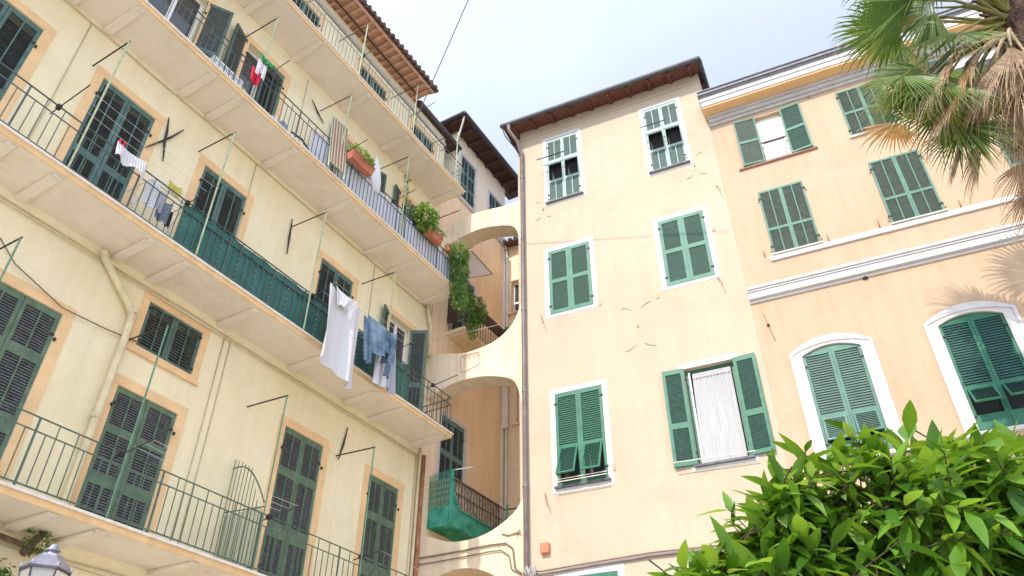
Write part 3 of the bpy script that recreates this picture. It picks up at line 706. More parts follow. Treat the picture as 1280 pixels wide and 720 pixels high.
# windows
for i, (x0,x1,z0,z1) in enumerate(Cw):
    fb = MB()
    if i in (0,1,2,3):
        fb.box(x0-.62 if i in (0,2) else x0-.04, x1+.55 if i in (0,2) else x1+.04, YR-.05, YR+.01, z0-.05, z0-.005)
        o = fb.build('window', BRICKR if i == 0 else MOUW, BC)
        ms = (FC, SC_)
        if i in (0, 2):
            leaf(o, x0-.002, YR-.03, z0+.01, z1, .50, 1, 176, ms, [(.03,.47),(.52,.97)], 1, .026, st=.035)
            leaf(o, x1+.002, YR-.03, z0+.01, z1, .47, -1, 174, (FG, S3), [(.03,.47),(.52,.97)], 1, .026, st=.035)
            fr = MB(); Y = YR+.12
            for a, c in ((x0, x0+.05), (x1-.05, x1)): fr.box(a, c, Y, Y+.05, z0, z1)
            fr.box(x0+.05, x1-.05, Y, Y+.05, z1-.28, z1); fr.box(x0+.05, x1-.05, Y, Y+.05, z0, z0+.05)
            fr.build('window_frame', FRW, o)
            g = MB(); g.box(x0+.05, x1-.05, Y+.02, Y+.03, z0+.05, z1-.28); g.build('pane', GLS, o)
            if i == 0:
                g = MB(); g.box(x0+.04, x1-.04, YR+.04, YR+.05, z0, z0+.62); g.build('lace_panel', CURT, o)
                g = MB(); g.box(x0+.0, x1-.0, YR+.02, YR+.04, z0+.64, z0+.67); g.build('guard_rail', WOODR, o)
                g = MB(); g.box(x0+.06, x1-.06, YR+.07, YR+.08, z0+.70, z1-.30); g.build('roller_blind', FABW, o)
        else:
            for s_, xh in ((1, x0+.003), (-1, x1-.003)): leaf(o, xh, YR+.0, z0, z1, (x1-x0)/2-.004, s_, 0, ms, [(.03,.47),(.52,.97)], 1, .026, st=.035)
    elif i < 8:
        fb.box(x0-.02, x1+.04, YR-.08, YR+.01, z0-.022, z0-.002)
        o = fb.build('window', STONE, BC)
        for s_, xh in ((1, x0+.003), (-1, x1-.003)): leaf(o, xh, YR-.003, z0, z1, (x1-x0)/2-.004, s_, 0, (FC, SC_), [(.03,.36),(.40,.97)], 1, .026, st=.04)
        for xx in (x0-.03, x1+.03):
            for zz in (z0+.1, z1-.3): hb = MB(); hb.box(xx-.012, xx+.012, YR-.025, YR, zz, zz+.03); hb.build('hinge', RUST, o)
    else:
        # white segmental-arched surround
        n = 16; w = .22; t = .02
        def ring(mb, d0, d1, ya, yb, rise0=ARCH, lo=None):
            pts = []
            a0, a1 = x0-d0, x1+d0; b0, b1 = x0-d1, x1+d1
            for k in range(n+1):
                s_ = k/n; pts.append(((a0+(a1-a0)*s_, arch_z(a0+(a1-a0)*s_,a0,a1,z1+d0*.35,rise0)),(b0+(b1-b0)*s_, arch_z(b0+(b1-b0)*s_,b0,b1,z1+d1*.35,rise0+d1*.55))))
            for k in range(n):
                (i0,o0),(i1,o1) = pts[k], pts[k+1]
                mb.hexa([(i0[0],ya,i0[1]),(i1[0],ya,i1[1]),(i1[0],yb,i1[1]),(i0[0],yb,i0[1]),(o0[0],ya,o0[1]),(o1[0],ya,o1[1]),(o1[0],yb,o1[1]),(o0[0],yb,o0[1])])
            zb = z0-.02
            mb.box(b0, a0, ya, yb, zb, pts[0][0][1]); mb.box(a1, b1, ya, yb, zb, pts[0][0][1])
            mb.add([(b0,ya,pts[0][0][1]),(a0,ya,pts[0][0][1]),(b0,ya,pts[0][1][1])],[(0,1,2)]); mb.add([(a1,ya,pts[0][0][1]),(b1,ya,pts[0][0][1]),(b1,ya,pts[0][1][1])],[(0,1,2)])
        ring(fb, .0, .20, YR-.02, YR+.005)
        ring(fb, .165, .225, YR-.04, YR-.021)
        fb.box(x0-.26, x1+.26, YR-.09, YR+.04, z0-.10, z0-.03)
        o = fb.build('window', MOUW, BC)
        if i == 8:   mats, fa_ = ((simple('shutter_grey_green', (.075,.19,.145), .5, var=.15), simple('slat_sage', (.10,.175,.14), .55, var=.15)), (12, 20))
        else:        mats, fa_ = ((FV, simple('slat_deep_green', (.03,.10,.08), .55, var=.2)), (38, 40))
        hw = (x1-x0)/2
        leaf(o, x0+.003, YR+.035, z0+.02, z1+.02, hw-.005, 1, 0, mats, [(.13,.36),(.39,.985)], 0, .052, flap=0, flapang=fa_[0], st=.05)
        leaf(o, x1-.003, YR+.035, z0+.02, z1+.02, hw-.005, -1, 0, mats, [(.13,.36),(.39,.985)], 0, .052, flap=0, flapang=fa_[1], st=.05)
        # arched head boards
        hb = MB()
        for k in range(n):
            xa = x0+(x1-x0)*k/n; xb = x0+(x1-x0)*(k+1)/n
            za, zb_ = arch_z(xa,x0,x1,z1,ARCH-.012), arch_z(xb,x0,x1,z1,ARCH-.012)
            hb.hexa([(xa,YR+.02,z1+.02),(xb,YR+.02,z1+.02),(xb,YR+.05,z1+.02),(xa,YR+.05,z1+.02),(xa,YR+.02,max(za,z1+.021)),(xb,YR+.02,max(zb_,z1+.021)),(xb,YR+.05,max(zb_,z1+.021)),(xa,YR+.05,max(za,z1+.021))])
        hb.build('shutter_head', mats[0], o)
        g = MB(); g.box(x0, x1, YR+.17, YR+.18, z0, z1); g.build('pane', GLS, o)
strand('tie_rod', [(-.60,YR-.012,10.62),(-.56,YR-.02,10.33),(-.50,YR-.012,9.95)], .007, RUST, BC)
m = MB(); m.tube([(-.56,YR-.03,10.31),(-.56,YR-.0,10.35)], .028, 8); m.tube([(1.43,YR-.01,10.88),(1.43,YR+.0,10.92)], .05, 10); m.build('wall_vent', IRON, BC)
for x, z in ((1.0,12.02),(1.55,16.3),(2.0,12.06),(3.5,12.05),(-.3,12.05)):
    m = MB(); m.tube([(x,YR,z),(x,YR-.05,z),(x,YR-.05,z+.12)], .012, 5); m.build('iron_hook', RUST, BC)

# ================================================================== HOUSE BEHIND THE ARCHES (D) AND AT THE END OF THE ALLEY (E)
BD = thing('alley_house', 'peach house along the alley behind the arches with dark timber eaves and grey green windows', 'building', (0,0,0), RL)
Dw = [(13.78,14.56,17.80,19.53),(15.42,16.20,17.80,19.27),(13.55,14.55,7.75,10.34),(13.75,14.75,12.75,14.9)]
XD0, XD1 = 12.87, 16.40
wm = MB(); wall_with_holes(wm, XD0+.0, XD1, 0, 17.62, [w for w in Dw if w[3] < 17], YL)
m = MB(); wall_with_holes(m, 13.42, XD1, 17.72, 20.25, Dw[:2], YL)
m.quad((13.42,YL,17.7),(13.42,YL+2.2,17.7),(13.42,YL+2.2,20.25),(13.42,YL,20.25)); m.quad((XD1,YL,17.7),(XD1,YL+6,17.7),(XD1,YL+6,20.25),(XD1,YL,20.25)); m.quad((13.42,YL+2.2,17.7),(XD1,YL+2.2,17.7),(XD1,YL+2.2,20.25),(13.42,YL+2.2,20.25))
wm.quad((XD1,YL,0),(XD1,YL+6,0),(XD1,YL+6,17.62),(XD1,YL,17.62)); wm.box(XD0, 13.4, YL+.001, YL+3, 17.62, 17.7)
wm.build('wall', [P_D, DARK], BD); m.build('upper_wall', [P_Dp, DARK], BD)
m = MB(); m.box(XD0, XD1+.02, YL-.05, YL+.05, 17.62, 17.72); m.build('string_course', TRIMW, BD)
for i, (x0,x1,z0,z1) in enumerate(Dw):
    sb = MB(); surround(sb, x0, x1, z0, z1, .10, YL, .012, bottom=False); o = sb.build('window' if i < 2 else 'door', TRIMW, BD)
    for s_, xh in ((1, x0+.003), (-1, x1-.003)):
        leaf(o, xh, YL+.03, z0, z1, (x1-x0)/2-.004, s_, 0, (simple('shutter_slate_green', (.12,.20,.20), .6, var=.2), S2), [(.04,.30),(.35,.62),(.67,.96)], 1, .06, st=.045)
rd = MB(); ZD = 20.22
rd.box(12.95, 17.0, 9.40, YL+.2, ZD+.06, ZD+.09, 0); rd.box(12.95, 13.42, YL+.2, 12.0, ZD+.06, ZD+.09, 0)
rd.add([(12.9,9.34,ZD+.10),(17.0,9.34,ZD+.10),(17.0,12.6,ZD+.95),(14.0,12.6,ZD+.95),(12.9,12.3,ZD+.10)], [(0,1,2,3),(0,3,4)], 1)
rd.box(12.93,17.0,9.36,9.40,ZD+.0,ZD+.10,1); rd.box(12.93,12.97,9.40,12.0,ZD+.0,ZD+.10,1)
ro = rd.build('roof', [WOODD, TILE], BD)
x = 13.0
while x < 17: m = MB(); m.box(x, x+.09, 9.42, YL, ZD-.06, ZD+.055); x += .52; m.build('rafter', WOODD, ro)
m = MB(); m.tube([(12.9,9.32,ZD+.06),(17.0,9.32,ZD+.06)], .06, 10); m.tube([(12.9,9.32,ZD+.06),(12.9,12,ZD+.06)], .05, 10); m.build('gutter', GUT, ro)
strand('downpipe', [(13.0,9.38,ZD),(13.05,9.45,ZD-.15),(13.38,YL-.06,ZD-.55),(13.46,YL-.06,ZD-.9),(13.46,YL-.06,18)], .03, PIPEW, BD)
strand('chimney_pot', [(12.85,10.9,ZD+.0),(12.85,10.9,ZD+.35)], .05, MOUG, BD)
strand('wall_pipe', [(13.10,YL-.05,18.0),(13.10,YL-.05,17.3),(12.95,YL-.05,17.1)], .04, PIPEW, BD)
# two stacked alley balconies
def alley_balcony(x0, x1, zb, d, ztop, slabmat):
    s = MB(); s.box(x0, x1, YL-d, YL, zb, zb+.10)
    return s.build('balcony', slabmat, BD)
UP = alley_balcony(13.5, 15.95, 12.58, .58, 13.6, P_A)
m = MB(); 
for i in range(20):
    x = 13.5+2.45*i/19; m.box(x-.007, x+.007, YL-.57, YL-.556, 12.68, 13.55)
m.box(13.5,15.95,YL-.575,YL-.55,13.54,13.57)
for j in range(5): m.box(13.5,13.514,YL-.5+.1*j,YL-.486+.1*j,12.68,13.55)
m.build('railing', RAILD, UP)
m = MB(); m.box(13.9, 15.9, YL-.62, YL-.585, 13.25, 13.62); m.build('reed_mat', WOODD, UP)
m = MB(); m.box(13.50, 13.54, YL-.56, YL-.02, 12.95, 13.95); m.build('dark_screen', WOODD, UP)
LO = alley_balcony(13.42, 15.6, 7.52, .52, 8.6, P_A)
m = MB()
for i in range(18):
    x = 13.45+2.1*i/17; m.box(x-.007, x+.007, YL-.50, YL-.486, 7.62, 8.55)
m.box(13.42,15.6,YL-.51,YL-.48,8.55,8.58); m.box(13.42,15.6,YL-.505,YL-.485,8.25,8.265)
for j in range(5): m.box(13.42,13.434,YL-.45+.09*j,YL-.436+.09*j,7.62,8.55)
m.build('railing', RAILD, LO)
BAMB, nt, b = newmat('reed_screen'); N = nt.nodes; Lk = nt.links.new
tc = N.new('ShaderNodeTexCoord'); mp = N.new('ShaderNodeMapping'); mp.inputs['Scale'].default_value = (60,1,14); Lk(tc.outputs['Object'], mp.inputs['Vector'])
nn = N.new('ShaderNodeTexNoise'); nn.inputs['Scale'].default_value = 1; Lk(mp.outputs['Vector'], nn.inputs['Vector'])
r = N.new('ShaderNodeValToRGB'); r.color_ramp.elements[0].position = .35; r.color_ramp.elements[0].color = (.22,.14,.10,1); r.color_ramp.elements[1].position = .62; r.color_ramp.elements[1].color = (.66,.52,.38,1)
Lk(nn.outputs['Fac'], r.inputs['Fac']); Lk(r.outputs['Color'], b.inputs['Base Color']); b.inputs['Roughness'].default_value = .9
m = MB(); m.box(13.55,15.5,YL-.475,YL-.465,7.72,8.62); m.build('reed_screen', BAMB, LO)
# green net: a taut band round the balcony's foot, swept up at both ends, open mesh above on the near end
nm = MB(); nx = 48; xa, xb = 13.24, 15.62; YN = YL-.60
def rim(t):
    d = t*(xb-xa)
    z = 7.84
    if d < .34: z = 7.84+.78*(1-d/.34)**2.2
    if xb-xa-d < .30: z = 7.84+.80*(1-(xb-xa-d)/.30)**2
    return z
for i in range(nx):
    t0, t1 = i/nx, (i+1)/nx; x0_, x1_ = xa+(xb-xa)*t0, xa+(xb-xa)*t1
    for j in range(4):
        def q_(x, t, j): return (x, YN-.012*sin(x*9+j)-.03*(j == 2), rim(t)+(7.43-rim(t))*j/4)
        nm.quad(q_(x0_,t0,j), q_(x1_,t1,j), q_(x1_,t1,j+1), q_(x0_,t0,j+1))
    nm.quad((x0_,YN-.012*sin(x0_*9+4),7.43),(x1_,YN-.012*sin(x1_*9+4),7.43),(x1_,YL,7.45),(x0_,YL,7.45))
for i in range(10):
    y0_, y1_ = YN+.6*i/10, YN+.6*(i+1)/10
    for j in range(3):
        def q2(y, j): return (xa-.012*sin(y*23+j), y, 7.43+.42*j/3)
        nm.quad(q2(y0_,j), q2(y0_,j+1), q2(y1_,j+1), q2(y1_,j))
nm.build('green_net', NET, LO, smooth=True)
nm = MB(); nm.tube([(xa+(xb-xa)*i/nx, YN-.02, rim(i/nx)) for i in range(nx+1)], .022, 6); nm.tube([(xa,YN-.02,8.66),(xa+.02,YN,8.2),(xa,YN-.01,7.45)], [.05,.03,.045], 7)
nm.build('net_hem', NET, LO, smooth=True)
nm = MB(); nm.quad((xa-.01,YN,7.85),(xa-.01,YL,7.85),(xa-.01,YL,8.62),(xa-.01,YN,8.70)); nm.build('green_net_panel', NETT, LO)
m = MB()
for q in range(9): yy = YN+.05+.065*q; m.box(xa+.01, xa+.02, yy-.02, yy+.012, 7.8, 8.5)
m.build('reed_screen', BAMB, LO)
m = MB(); m.tube([(13.26,YL-.58,8.66),(13.66,YL-.86,8.82)], .014, 6); m.build('net_pole', FRW, LO)
m = MB(); m.tube([(15.62,YL-.5,8.53),(15.9,YL-1.2,8.60)], .016, 6); m.build('line_bracket', IRON, LO)
m = MB(); m.quad((13.35,9.15,14.95),(14.5,9.20,14.95),(14.38,YL,15.03),(13.35,YL,15.03)); m.build('canopy', cloth('canopy_white',(.85,.80,.78),.6), BD)
m = MB(); m.tube([(13.35,9.14,14.95),(14.5,9.19,14.95)], .014, 6); m.tube([(14.51,9.19,14.95),(14.39,YL,15.03)], .011, 6); m.build('canopy_frame', RAILD, BD)

BE = thing('back_house', 'ochre house closing the alley beyond the arches with white drainpipes', 'building', (0,0,0), RR)
YEh = 17.4; Ew = [(-7.82,-6.9,14.95,16.15),(-7.66,-6.8,11.25,12.55),(-7.8,-6.9,7.6,8.75)]
wm = MB(); wall_with_holes(wm, -9.5, -4.5, 0, 17.7, Ew, YEh); wm.quad((-9.5,YEh,0),(-9.5,YEh+5,0),(-9.5,YEh+5,17.7),(-9.5,YEh,17.7)); wm.quad((-4.5,YEh,0),(-4.5,YEh+5,0),(-4.5,YEh+5,17.7),(-4.5,YEh,17.7)); wm.quad((-9.5,YEh+5,0),(-4.5,YEh+5,0),(-4.5,YEh+5,17.7),(-9.5,YEh+5,17.7))
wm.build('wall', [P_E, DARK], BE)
for (x0,x1,z0,z1) in Ew:
    sb = MB(); surround(sb, x0, x1, z0, z1, .09, YEh, .012); sb.box(x0-.12,x1+.12,YEh-.09,YEh-.013,z0-.07,z0-.02); o = sb.build('window', P_E, BE); french(o, x0, x1, z0, z1, YEh)
m = MB(); m.box(-8.02,-7.86,YEh-.16,YEh-.12,11.1,12.6); m.build('shutter', PIPEW, BE)
m = MB(); slopequad(m, -7.95, -4.4, YEh-.35, 17.45, YEh+2.5, 18.3, .06, 0)
x = -7.9
while x < -4.5: m.tube([(x,YEh-.38,17.52),(x,YEh+.3,17.72)], .07, 8); x += .19
m.build('roof', TILE, BE)
for x, r_, mt in ((-8.06,.05,PIPEW),(-7.94,.035,PIPEW),(-8.16,.022,CABLD)): strand('wall_pipe', [(x,YEh-.06,17.5),(x,YEh-.06,.3)], r_, mt, BE)

# ================================================================== BUTTRESS ARCHES BETWEEN THE HOUSES
def spl(pts, n=28):
    """smooth interpolation through (x,z) points"""
    pts = [Vector((p[0],p[1])) for p in pts]; out = []
    P = [pts[0]*2-pts[1]]+pts+[pts[-1]*2-pts[-2]]
    seg = len(pts)-1
    for i in range(seg):
        k = max(2, n//seg)
        for j in range(k):
            t = j/k; a, b_, c, d = P[i], P[i+1], P[i+2], P[i+3]
            out.append(.5*((2*b_)+(-a+c)*t+(2*a-5*b_+4*c-d)*t*t+(-a+3*b_-3*c+d)*t**3))
    out.append(pts[-1]); return out
def interp(line, x):
    for a, b_ in zip(line, line[1:]):
        if min(a.x,b_.x) <= x <= max(a.x,b_.x) and abs(a.x-b_.x) > 1e-9: return a.y+(b_.y-a.y)*(x-a.x)/(b_.x-a.x)
    return line[0].y if x < line[0].x else line[-1].y
def arch(name, label, under, top, mat, pier=None):
    u = spl(under); t = spl(top); XA, XB = -8.60, -5.985; n = 48
    m = MB(); xs = [XA+(XB-XA)*i/n for i in range(n+1)]
    y0, y1 = YR+.002, YR+.50
    for a, b_ in zip(xs, xs[1:]):
        ua, ub, ta, tb = interp(u,a), interp(u,b_), interp(t,a), interp(t,b_)
        m.quad((a,y0,ua),(b_,y0,ub),(b_,y0,tb),(a,y0,ta)); m.quad((a,y1,ua),(a,y1,ta),(b_,y1,tb),(b_,y1,ub))
        m.quad((a,y0,ua),(a,y1,ua),(b_,y1,ub),(b_,y0,ub)); m.quad((a,y0,ta),(b_,y0,tb),(b_,y1,tb),(a,y1,ta))
    m.quad((XA,y0,interp(u,XA)),(XA,y0,interp(t,XA)),(XA,y1,interp(t,XA)),(XA,y1,interp(u,XA))); m.quad((XB,y0,interp(u,XB)),(XB,y1,interp(u,XB)),(XB,y1,interp(t,XB)),(XB,y0,interp(t,XB)))
    root = thing(name, label, 'arch', (0,0,0), RR, 'buttress arches spanning the alley')
    m.build('masonry', mat, root, smooth=False)
    return root
A1 = arch('buttress_arch', 'topmost stained plaster arch spanning the alley, just under the dark timber eaves', [(-8.6,14.78),(-8.3,14.98),(-7.77,15.17),(-7.17,15.29),(-6.46,15.16),(-6.12,14.92),(-5.98,14.3)], [(-8.6,15.9),(-7.9,15.90),(-7.2,15.92),(-6.4,15.86),(-5.98,15.9)], P_A)
A2 = arch('buttress_arch', 'middle plaster arch across the alley with a hooked outline painted on it', [(-8.6,10.33),(-8.2,10.53),(-7.67,10.69),(-7.05,10.70),(-6.43,10.54),(-6.13,10.30),(-5.98,9.7)], [(-8.6,11.72),(-8.27,11.64),(-7.93,11.55),(-7.5,11.46),(-7.07,11.49),(-6.65,11.6),(-6.23,11.94),(-5.98,12.5)], P_A)
A3 = arch('buttress_arch', 'lowest plaster arch across the alley carrying two brown cables', [(-8.6,5.7),(-8.2,6.08),(-7.84,6.27),(-7.37,6.36),(-6.92,6.28),(-6.5,6.05),(-6.1,5.6),(-5.98,5.2)], [(-8.6,7.25),(-8.37,7.19),(-8.06,7.08),(-7.67,6.94),(-7.3,6.91),(-6.94,6.95),(-6.59,7.07),(-6.2,7.32),(-5.98,7.6)], P_A)
# piers joining the arch ends to the yellow house
m = MB(); m.box(-6.05,-5.983,YR+.004,YR+.5,0,18.0); m.build('corner_pier', P_B, BB)
m = MB()
o_ = [(-7.58,11.36),(-7.10,11.39),(-7.07,11.05),(-7.16,10.99),(-7.30,10.97),(-7.42,10.92),(-7.55,10.93)]
pts = [(p[0], YR-.004, p[1]) for p in o_]; m.tube(pts+[pts[0]], .007, 5)
for k in range(4): m.tube([(-7.5+.12*k,YR-.004,11.34),(-7.47+.12*k,YR-.004,11.26),(-7.42+.12*k,YR-.004,11.31)], .006, 5)
m.build('painted_outline', simple('outline_red', (.55,.22,.16), .9), A2)
for k, (dz, r_) in enumerate(((0,.016),(-.13,.012))):
    m = MB(); m.tube([(-8.5,YR-.03,6.68+dz*1.0),(-8.0,YR-.03,6.68+dz),(-7.3,YR-.03,6.70+dz),(-6.7,YR-.03,6.73+dz),(-6.35-.1*k,YR-.03,6.72+dz),(-6.2-.08*k,YR-.03,6.60+dz),(-6.15-.08*k,YR-.03,6.2),(-5.95,YR-.04,6.05)], r_, 6); m.build('cable', CABLD, A3)
m = MB(); m.tube([(-6.45,YR-.02,6.92),(-6.3,YR-.02,6.87),(-6.1,YR-.02,6.9),(-6.02,YR-.03,6.85),(-6.05,YR-.03,6.95),(-6.12,YR-.03,6.84)], .012, 5); m.build('cable_knot', CABLD, A3)
m = MB(); m.tube([(-8.5,YR-.05,12.02),(-7.5,YR-.05,12.00),(-6.5,YR-.05,11.98)], .006, 5); o = m.build('overhead_wire', MOUG); o.rotation_euler = (0,0,RR); tag(o, 'thin pale wire stretched across the alley above the middle arch', 'wire')
# stains on the top arch
m = MB(); random.seed(11)
# ================================================================== WIRE OVER THE STREET
a = LW(10.27,YB-.02,17.3); b_ = a + Vector((-.47+1.25-0.0, 0,0))
d = (Vector((-.47,5.16,9.72))-Vector((0,0,1.6))); e_ = d*2.0+Vector((0,0,1.6))
m = MB(); A0 = LW(10.27,YB-.02,17.0); e2 = e_+Vector((0,0,.2)); m.tube([A0+(e2-A0)*t for t in (0,.5,1,2.2)], .012, 6)
tag(m.build('overhead_wire', CABLD), 'dark wire running up from the top balcony across the open sky', 'wire')

# ================================================================== THINGS ON THE BALCONIES (left-facade frame)
def lobj(name, mb, mats, label, cat, group=None, at=None, **k):
    """top-level mesh whose origin sits at 'at' (left-facade coordinates)"""
    if at: mb.v = [(v[0]-at[0], v[1]-at[1], v[2]-at[2]) for v in mb.v]
    o = mb.build(name, mats, None, **k)
    o.rotation_euler = (0,0,RL); o.location = LW(*at) if at else (0,0,0)
    return tag(o, label, cat, group)
def hang(x0, x1, zt, drop, y, nx=22, nz=22, wave=.05, taper=0, skew=0, seed=1, edge=None):
    """a cloth hanging over a line with folds"""
    rnd = random.Random(seed); ph = [rnd.uniform(0,6) for _ in range(4)]
    m = MB(); g = []
    for j in range(nz+1):
        row = []
        for i in range(nx+1):
            s, t = i/nx, j/nz
            x = x0+(x1-x0)*s + skew*t + taper*t*(s-.5)
            yy = y - wave*(.25+t)*(sin(s*9+ph[0]+t)+.6*sin(s*17+ph[1]+t*1.5))*.6 - .03*t
            zz = zt-.05*4*s*(1-s)*(1-t)-drop*t + (edge(s)*t if edge else 0) - .012*sin(s*17+ph[2])*t
            row.append((x,yy,zz))
        g.append(row)
    for j in range(nz):
        for i in range(nx): m.quad(g[j][i],g[j+1][i],g[j+1][i+1],g[j][i+1])
    return m
zl = FL[1]+.89
m = hang(7.98, 8.93, zl+.03, 1.74, YB-.42, 70, 60, .13, .02, .03, 4, edge=lambda s: .20*(1-s)**2+.05*sin(s*7))
lobj('bed_sheet', m, SHEET, 'large white sheet hanging from the clothesline below the second balcony', 'sheet', at=(8.45,YB-.42,zl), smooth=True, solid=.004)
m = hang(8.12, 8.72, zl+.04, .36, YB-.47, 14, 8, .04, -.35, -.08, 9)
lobj('pillowcase', m, SHEET, 'white cloth folded over the top of the big hanging sheet', 'cloth', at=(8.4,YB-.47,zl), smooth=True, solid=.004)
# blue shirt: body, two sleeves
sh = thing('denim_shirt', 'blue denim shirt hanging upside down right of the white sheet', 'shirt', LW(9.5,YB-.43,zl), RL)
def rel(mb, at): mb.v = [(v[0]-at[0], v[1]-at[1], v[2]-at[2]) for v in mb.v]; return mb
AT = (9.5,YB-.43,zl)
rel(hang(9.10, 9.98, zl+.02, .78, YB-.44, 50, 40, .11, -.25, .05, 5), AT).build('shirt_body', SHIRT, sh, smooth=True, solid=.005)
rel(hang(9.02, 9.24, zl-.02, .98, YB-.40, 8, 12, .05, -.06, .10, 6), AT).build('sleeve', SHIRT, sh, smooth=True, solid=.005)
rel(hang(9.78, 9.98, zl-.05, 1.02, YB-.47, 8, 12, .05, -.05, -.14, 7), AT).build('sleeve', SHIRT, sh, smooth=True, solid=.005)
rel(hang(9.42, 9.70, zl-.32, .28, YB-.50, 6, 6, .01, 0, 0, 8), AT).build('pocket', SHIRT, sh, smooth=True, solid=.008)
m = hang(9.62, 10.14, zl-.02, 1.18, YB-.30, 40, 40, .08, .10, .06, 12)
lobj('towel', m, GREYC, 'pale lavender towel hanging behind the blue shirt', 'towel', at=(9.9,YB-.3,zl), smooth=True, solid=.004)
m = hang(3.76, 4.28, FL[1]+.93, .30, YB-.06, 12, 8, .03, .0, .02, 14, edge=lambda s: .05*sin(s*12))
lobj('face_cloth', m, SHEET, 'small white cloth drying on the second balcony railing at the left', 'cloth', at=(4.0,YB-.06,FL[1]+.93), smooth=True, solid=.004)
pg = MB()
for x in (3.79, 3.86): pg.box(x-.010, x+.010, YB-.09, YB-.03, FL[1]+.90, FL[1]+.98)
lobj('clothes_pegs', pg, REDC, 'red pegs holding the small white cloth on the railing', 'pegs', at=(4.0,YB-.06,FL[1]+.94))
# tricolour banner on the third balcony
fg = thing('tricolour_flag', 'green white and red flag drooping on the third balcony', 'flag', LW(5.6,YB+.0,FL[2]+.3), RL)
AT = (5.6,YB,FL[2]+.3)
rel(hang(5.50, 5.92, FL[2]+1.23, .22, YB-.06, 12, 5, .05, -.12, -.02, 21), AT).build('green_band', GRNC, fg, smooth=True, solid=.004)
rel(hang(5.52, 5.74, FL[2]+1.04, .50, YB-.06, 8, 8, .04, .02, -.02, 22), AT).build('white_band', SHEET, fg, smooth=True, solid=.004)
rel(hang(5.44, 5.68, FL[2]+.72, .46, YB-.07, 8, 8, .05, -.03, -.02, 23), AT).build('red_band', REDC, fg, smooth=True, solid=.004)
# clutter standing on the third balcony
yb = YB+.16; z3 = FL[2]
def pot(x, y, z, r, h, label, mat=TERRA, plant=None, group='flower pots along the third balcony'):
    p = thing('flower_pot', label, 'flower pot', LW(x,y,z), RL, group)
    m = MB(); m.lathe([(0,.0),(r*.7,.0),(r,h*.85),(r*1.08,h*.85),(r*1.08,h),(r*.9,h),(r*.85,h*.9),(0,h*.9)], n=14); m.build('pot', mat, p, smooth=False)
    return p
LEAFS = [leafmat('leaf_lime', (.24,.36,.08), (.42,.54,.10), tf=.35), leafmat('leaf_spring', (.13,.24,.06), (.28,.42,.08), tf=.35), leafmat('leaf_dark', (.05,.14,.035), (.12,.26,.04), tf=.3)]
def tuft(parent, c, rad, n, size, mats, seed, droop=.3, name='leaves', squash=1.0):
    rnd = random.Random(seed); m = MB()
    for i in range(n):
        d = Vector((rnd.gauss(0,1), rnd.gauss(0,1), rnd.gauss(0,1))).normalized(); rr = rnd.uniform(.25,1)**.6
        p = Vector(c)+Vector((d.x*rad[0], d.y*rad[1], d.z*rad[2]))*rr
        dr = (d+Vector((rnd.uniform(-.6,.6),rnd.uniform(-.6,.6),rnd.uniform(-.5,.7)-droop))).normalized()
        sd = dr.cross(Vector((rnd.uniform(-1,1),rnd.uniform(-1,1),rnd.uniform(-1,1)))).normalized()
        L_ = size*rnd.uniform(.6,1.3); w = L_*.22
        a = p; b1 = p+dr*L_*.5+sd*w; b2 = p+dr*L_*.5-sd*w; e = p+dr*L_+Vector((0,0,-L_*.25))
        m.add([a,b1,e,b2],[(0,1,2,3)], rnd.choices(range(len(mats)), [3,2,1][:len(mats)])[0])
    return m.build(name, mats, parent)
def planter(x, y, z, ln, label, tilt=0):
    p = thing('planter_box', label, 'planter', LW(x,y,z), RL)
    m = MB(); w = .10; h = .20
    m.hexa([(-ln/2+.03,-w+.03,0),(ln/2-.03,-w+.03,0),(ln/2-.03,w-.03,0),(-ln/2+.03,w-.03,0),(-ln/2,-w,h),(ln/2,-w,h),(ln/2,w,h),(-ln/2,w,h)])
    m.box(-ln/2-.01, ln/2+.01, -w-.01, w+.01, h+.001, h+.03); m.build('box', TERRA, p)
    return p
zr = z3+.86
p = planter(8.52, YB-.14, zr-.22, .72, 'brown window box of lime green plants hooked outside the white railing screen')
tuft(p, (0,0,.32), (.36,.14,.16), 420, .10, LEAFS[:2], 31)
p = planter(11.20, YB-.12, zr-.24, .42, 'terracotta planter under feathery green foliage near the balcony end')
tuft(p, (-.25,.0,.45), (.34,.20,.36), 900, .13, LEAFS[:2], 32, droop=.7)
p = pot(11.50, YB-.10, zr-.22, .13, .24, 'terracotta pot hung beside the feathery green plant'); tuft(p, (0,0,.32), (.14,.12,.12), 120, .09, LEAFS[1:], 33)
p = pot(11.98, YB-.10, zr-.10, .07, .13, 'small round terracotta pot on the end of the white screen'); tuft(p, (0,0,.18), (.06,.06,.06), 40, .06, LEAFS[1:], 34)
p = pot(10.72, YB+.12, zr-.2, .10, .18, 'dark pot with a tall thin climbing plant on the third balcony', mat=IRON); tuft(p, (0,.05,.5), (.12,.08,.35), 60, .09, LEAFS[1:], 35)
vine = MB(); vine.tube([(10.42,YB+.05,z3+.1),(10.36,YB+.03,z3+.9),(10.32,YB,z3+1.5),(10.25,YB-.02,z3+2.0)], .008, 5)
vn = thing('climbing_plant', 'thin climber winding up the clothesline pole on the third balcony', 'plant', LW(10.42,YB+.05,z3), RL)
rel(vine, (10.42,YB+.05,z3)).build('stem', LEAFS[2], vn)
for k, zz in enumerate((.95,1.2,1.5,1.85)): tuft(vn, (-.08-.03*k,-.05,zz), (.07,.06,.09), 26, .075, LEAFS[1:], 40+k)
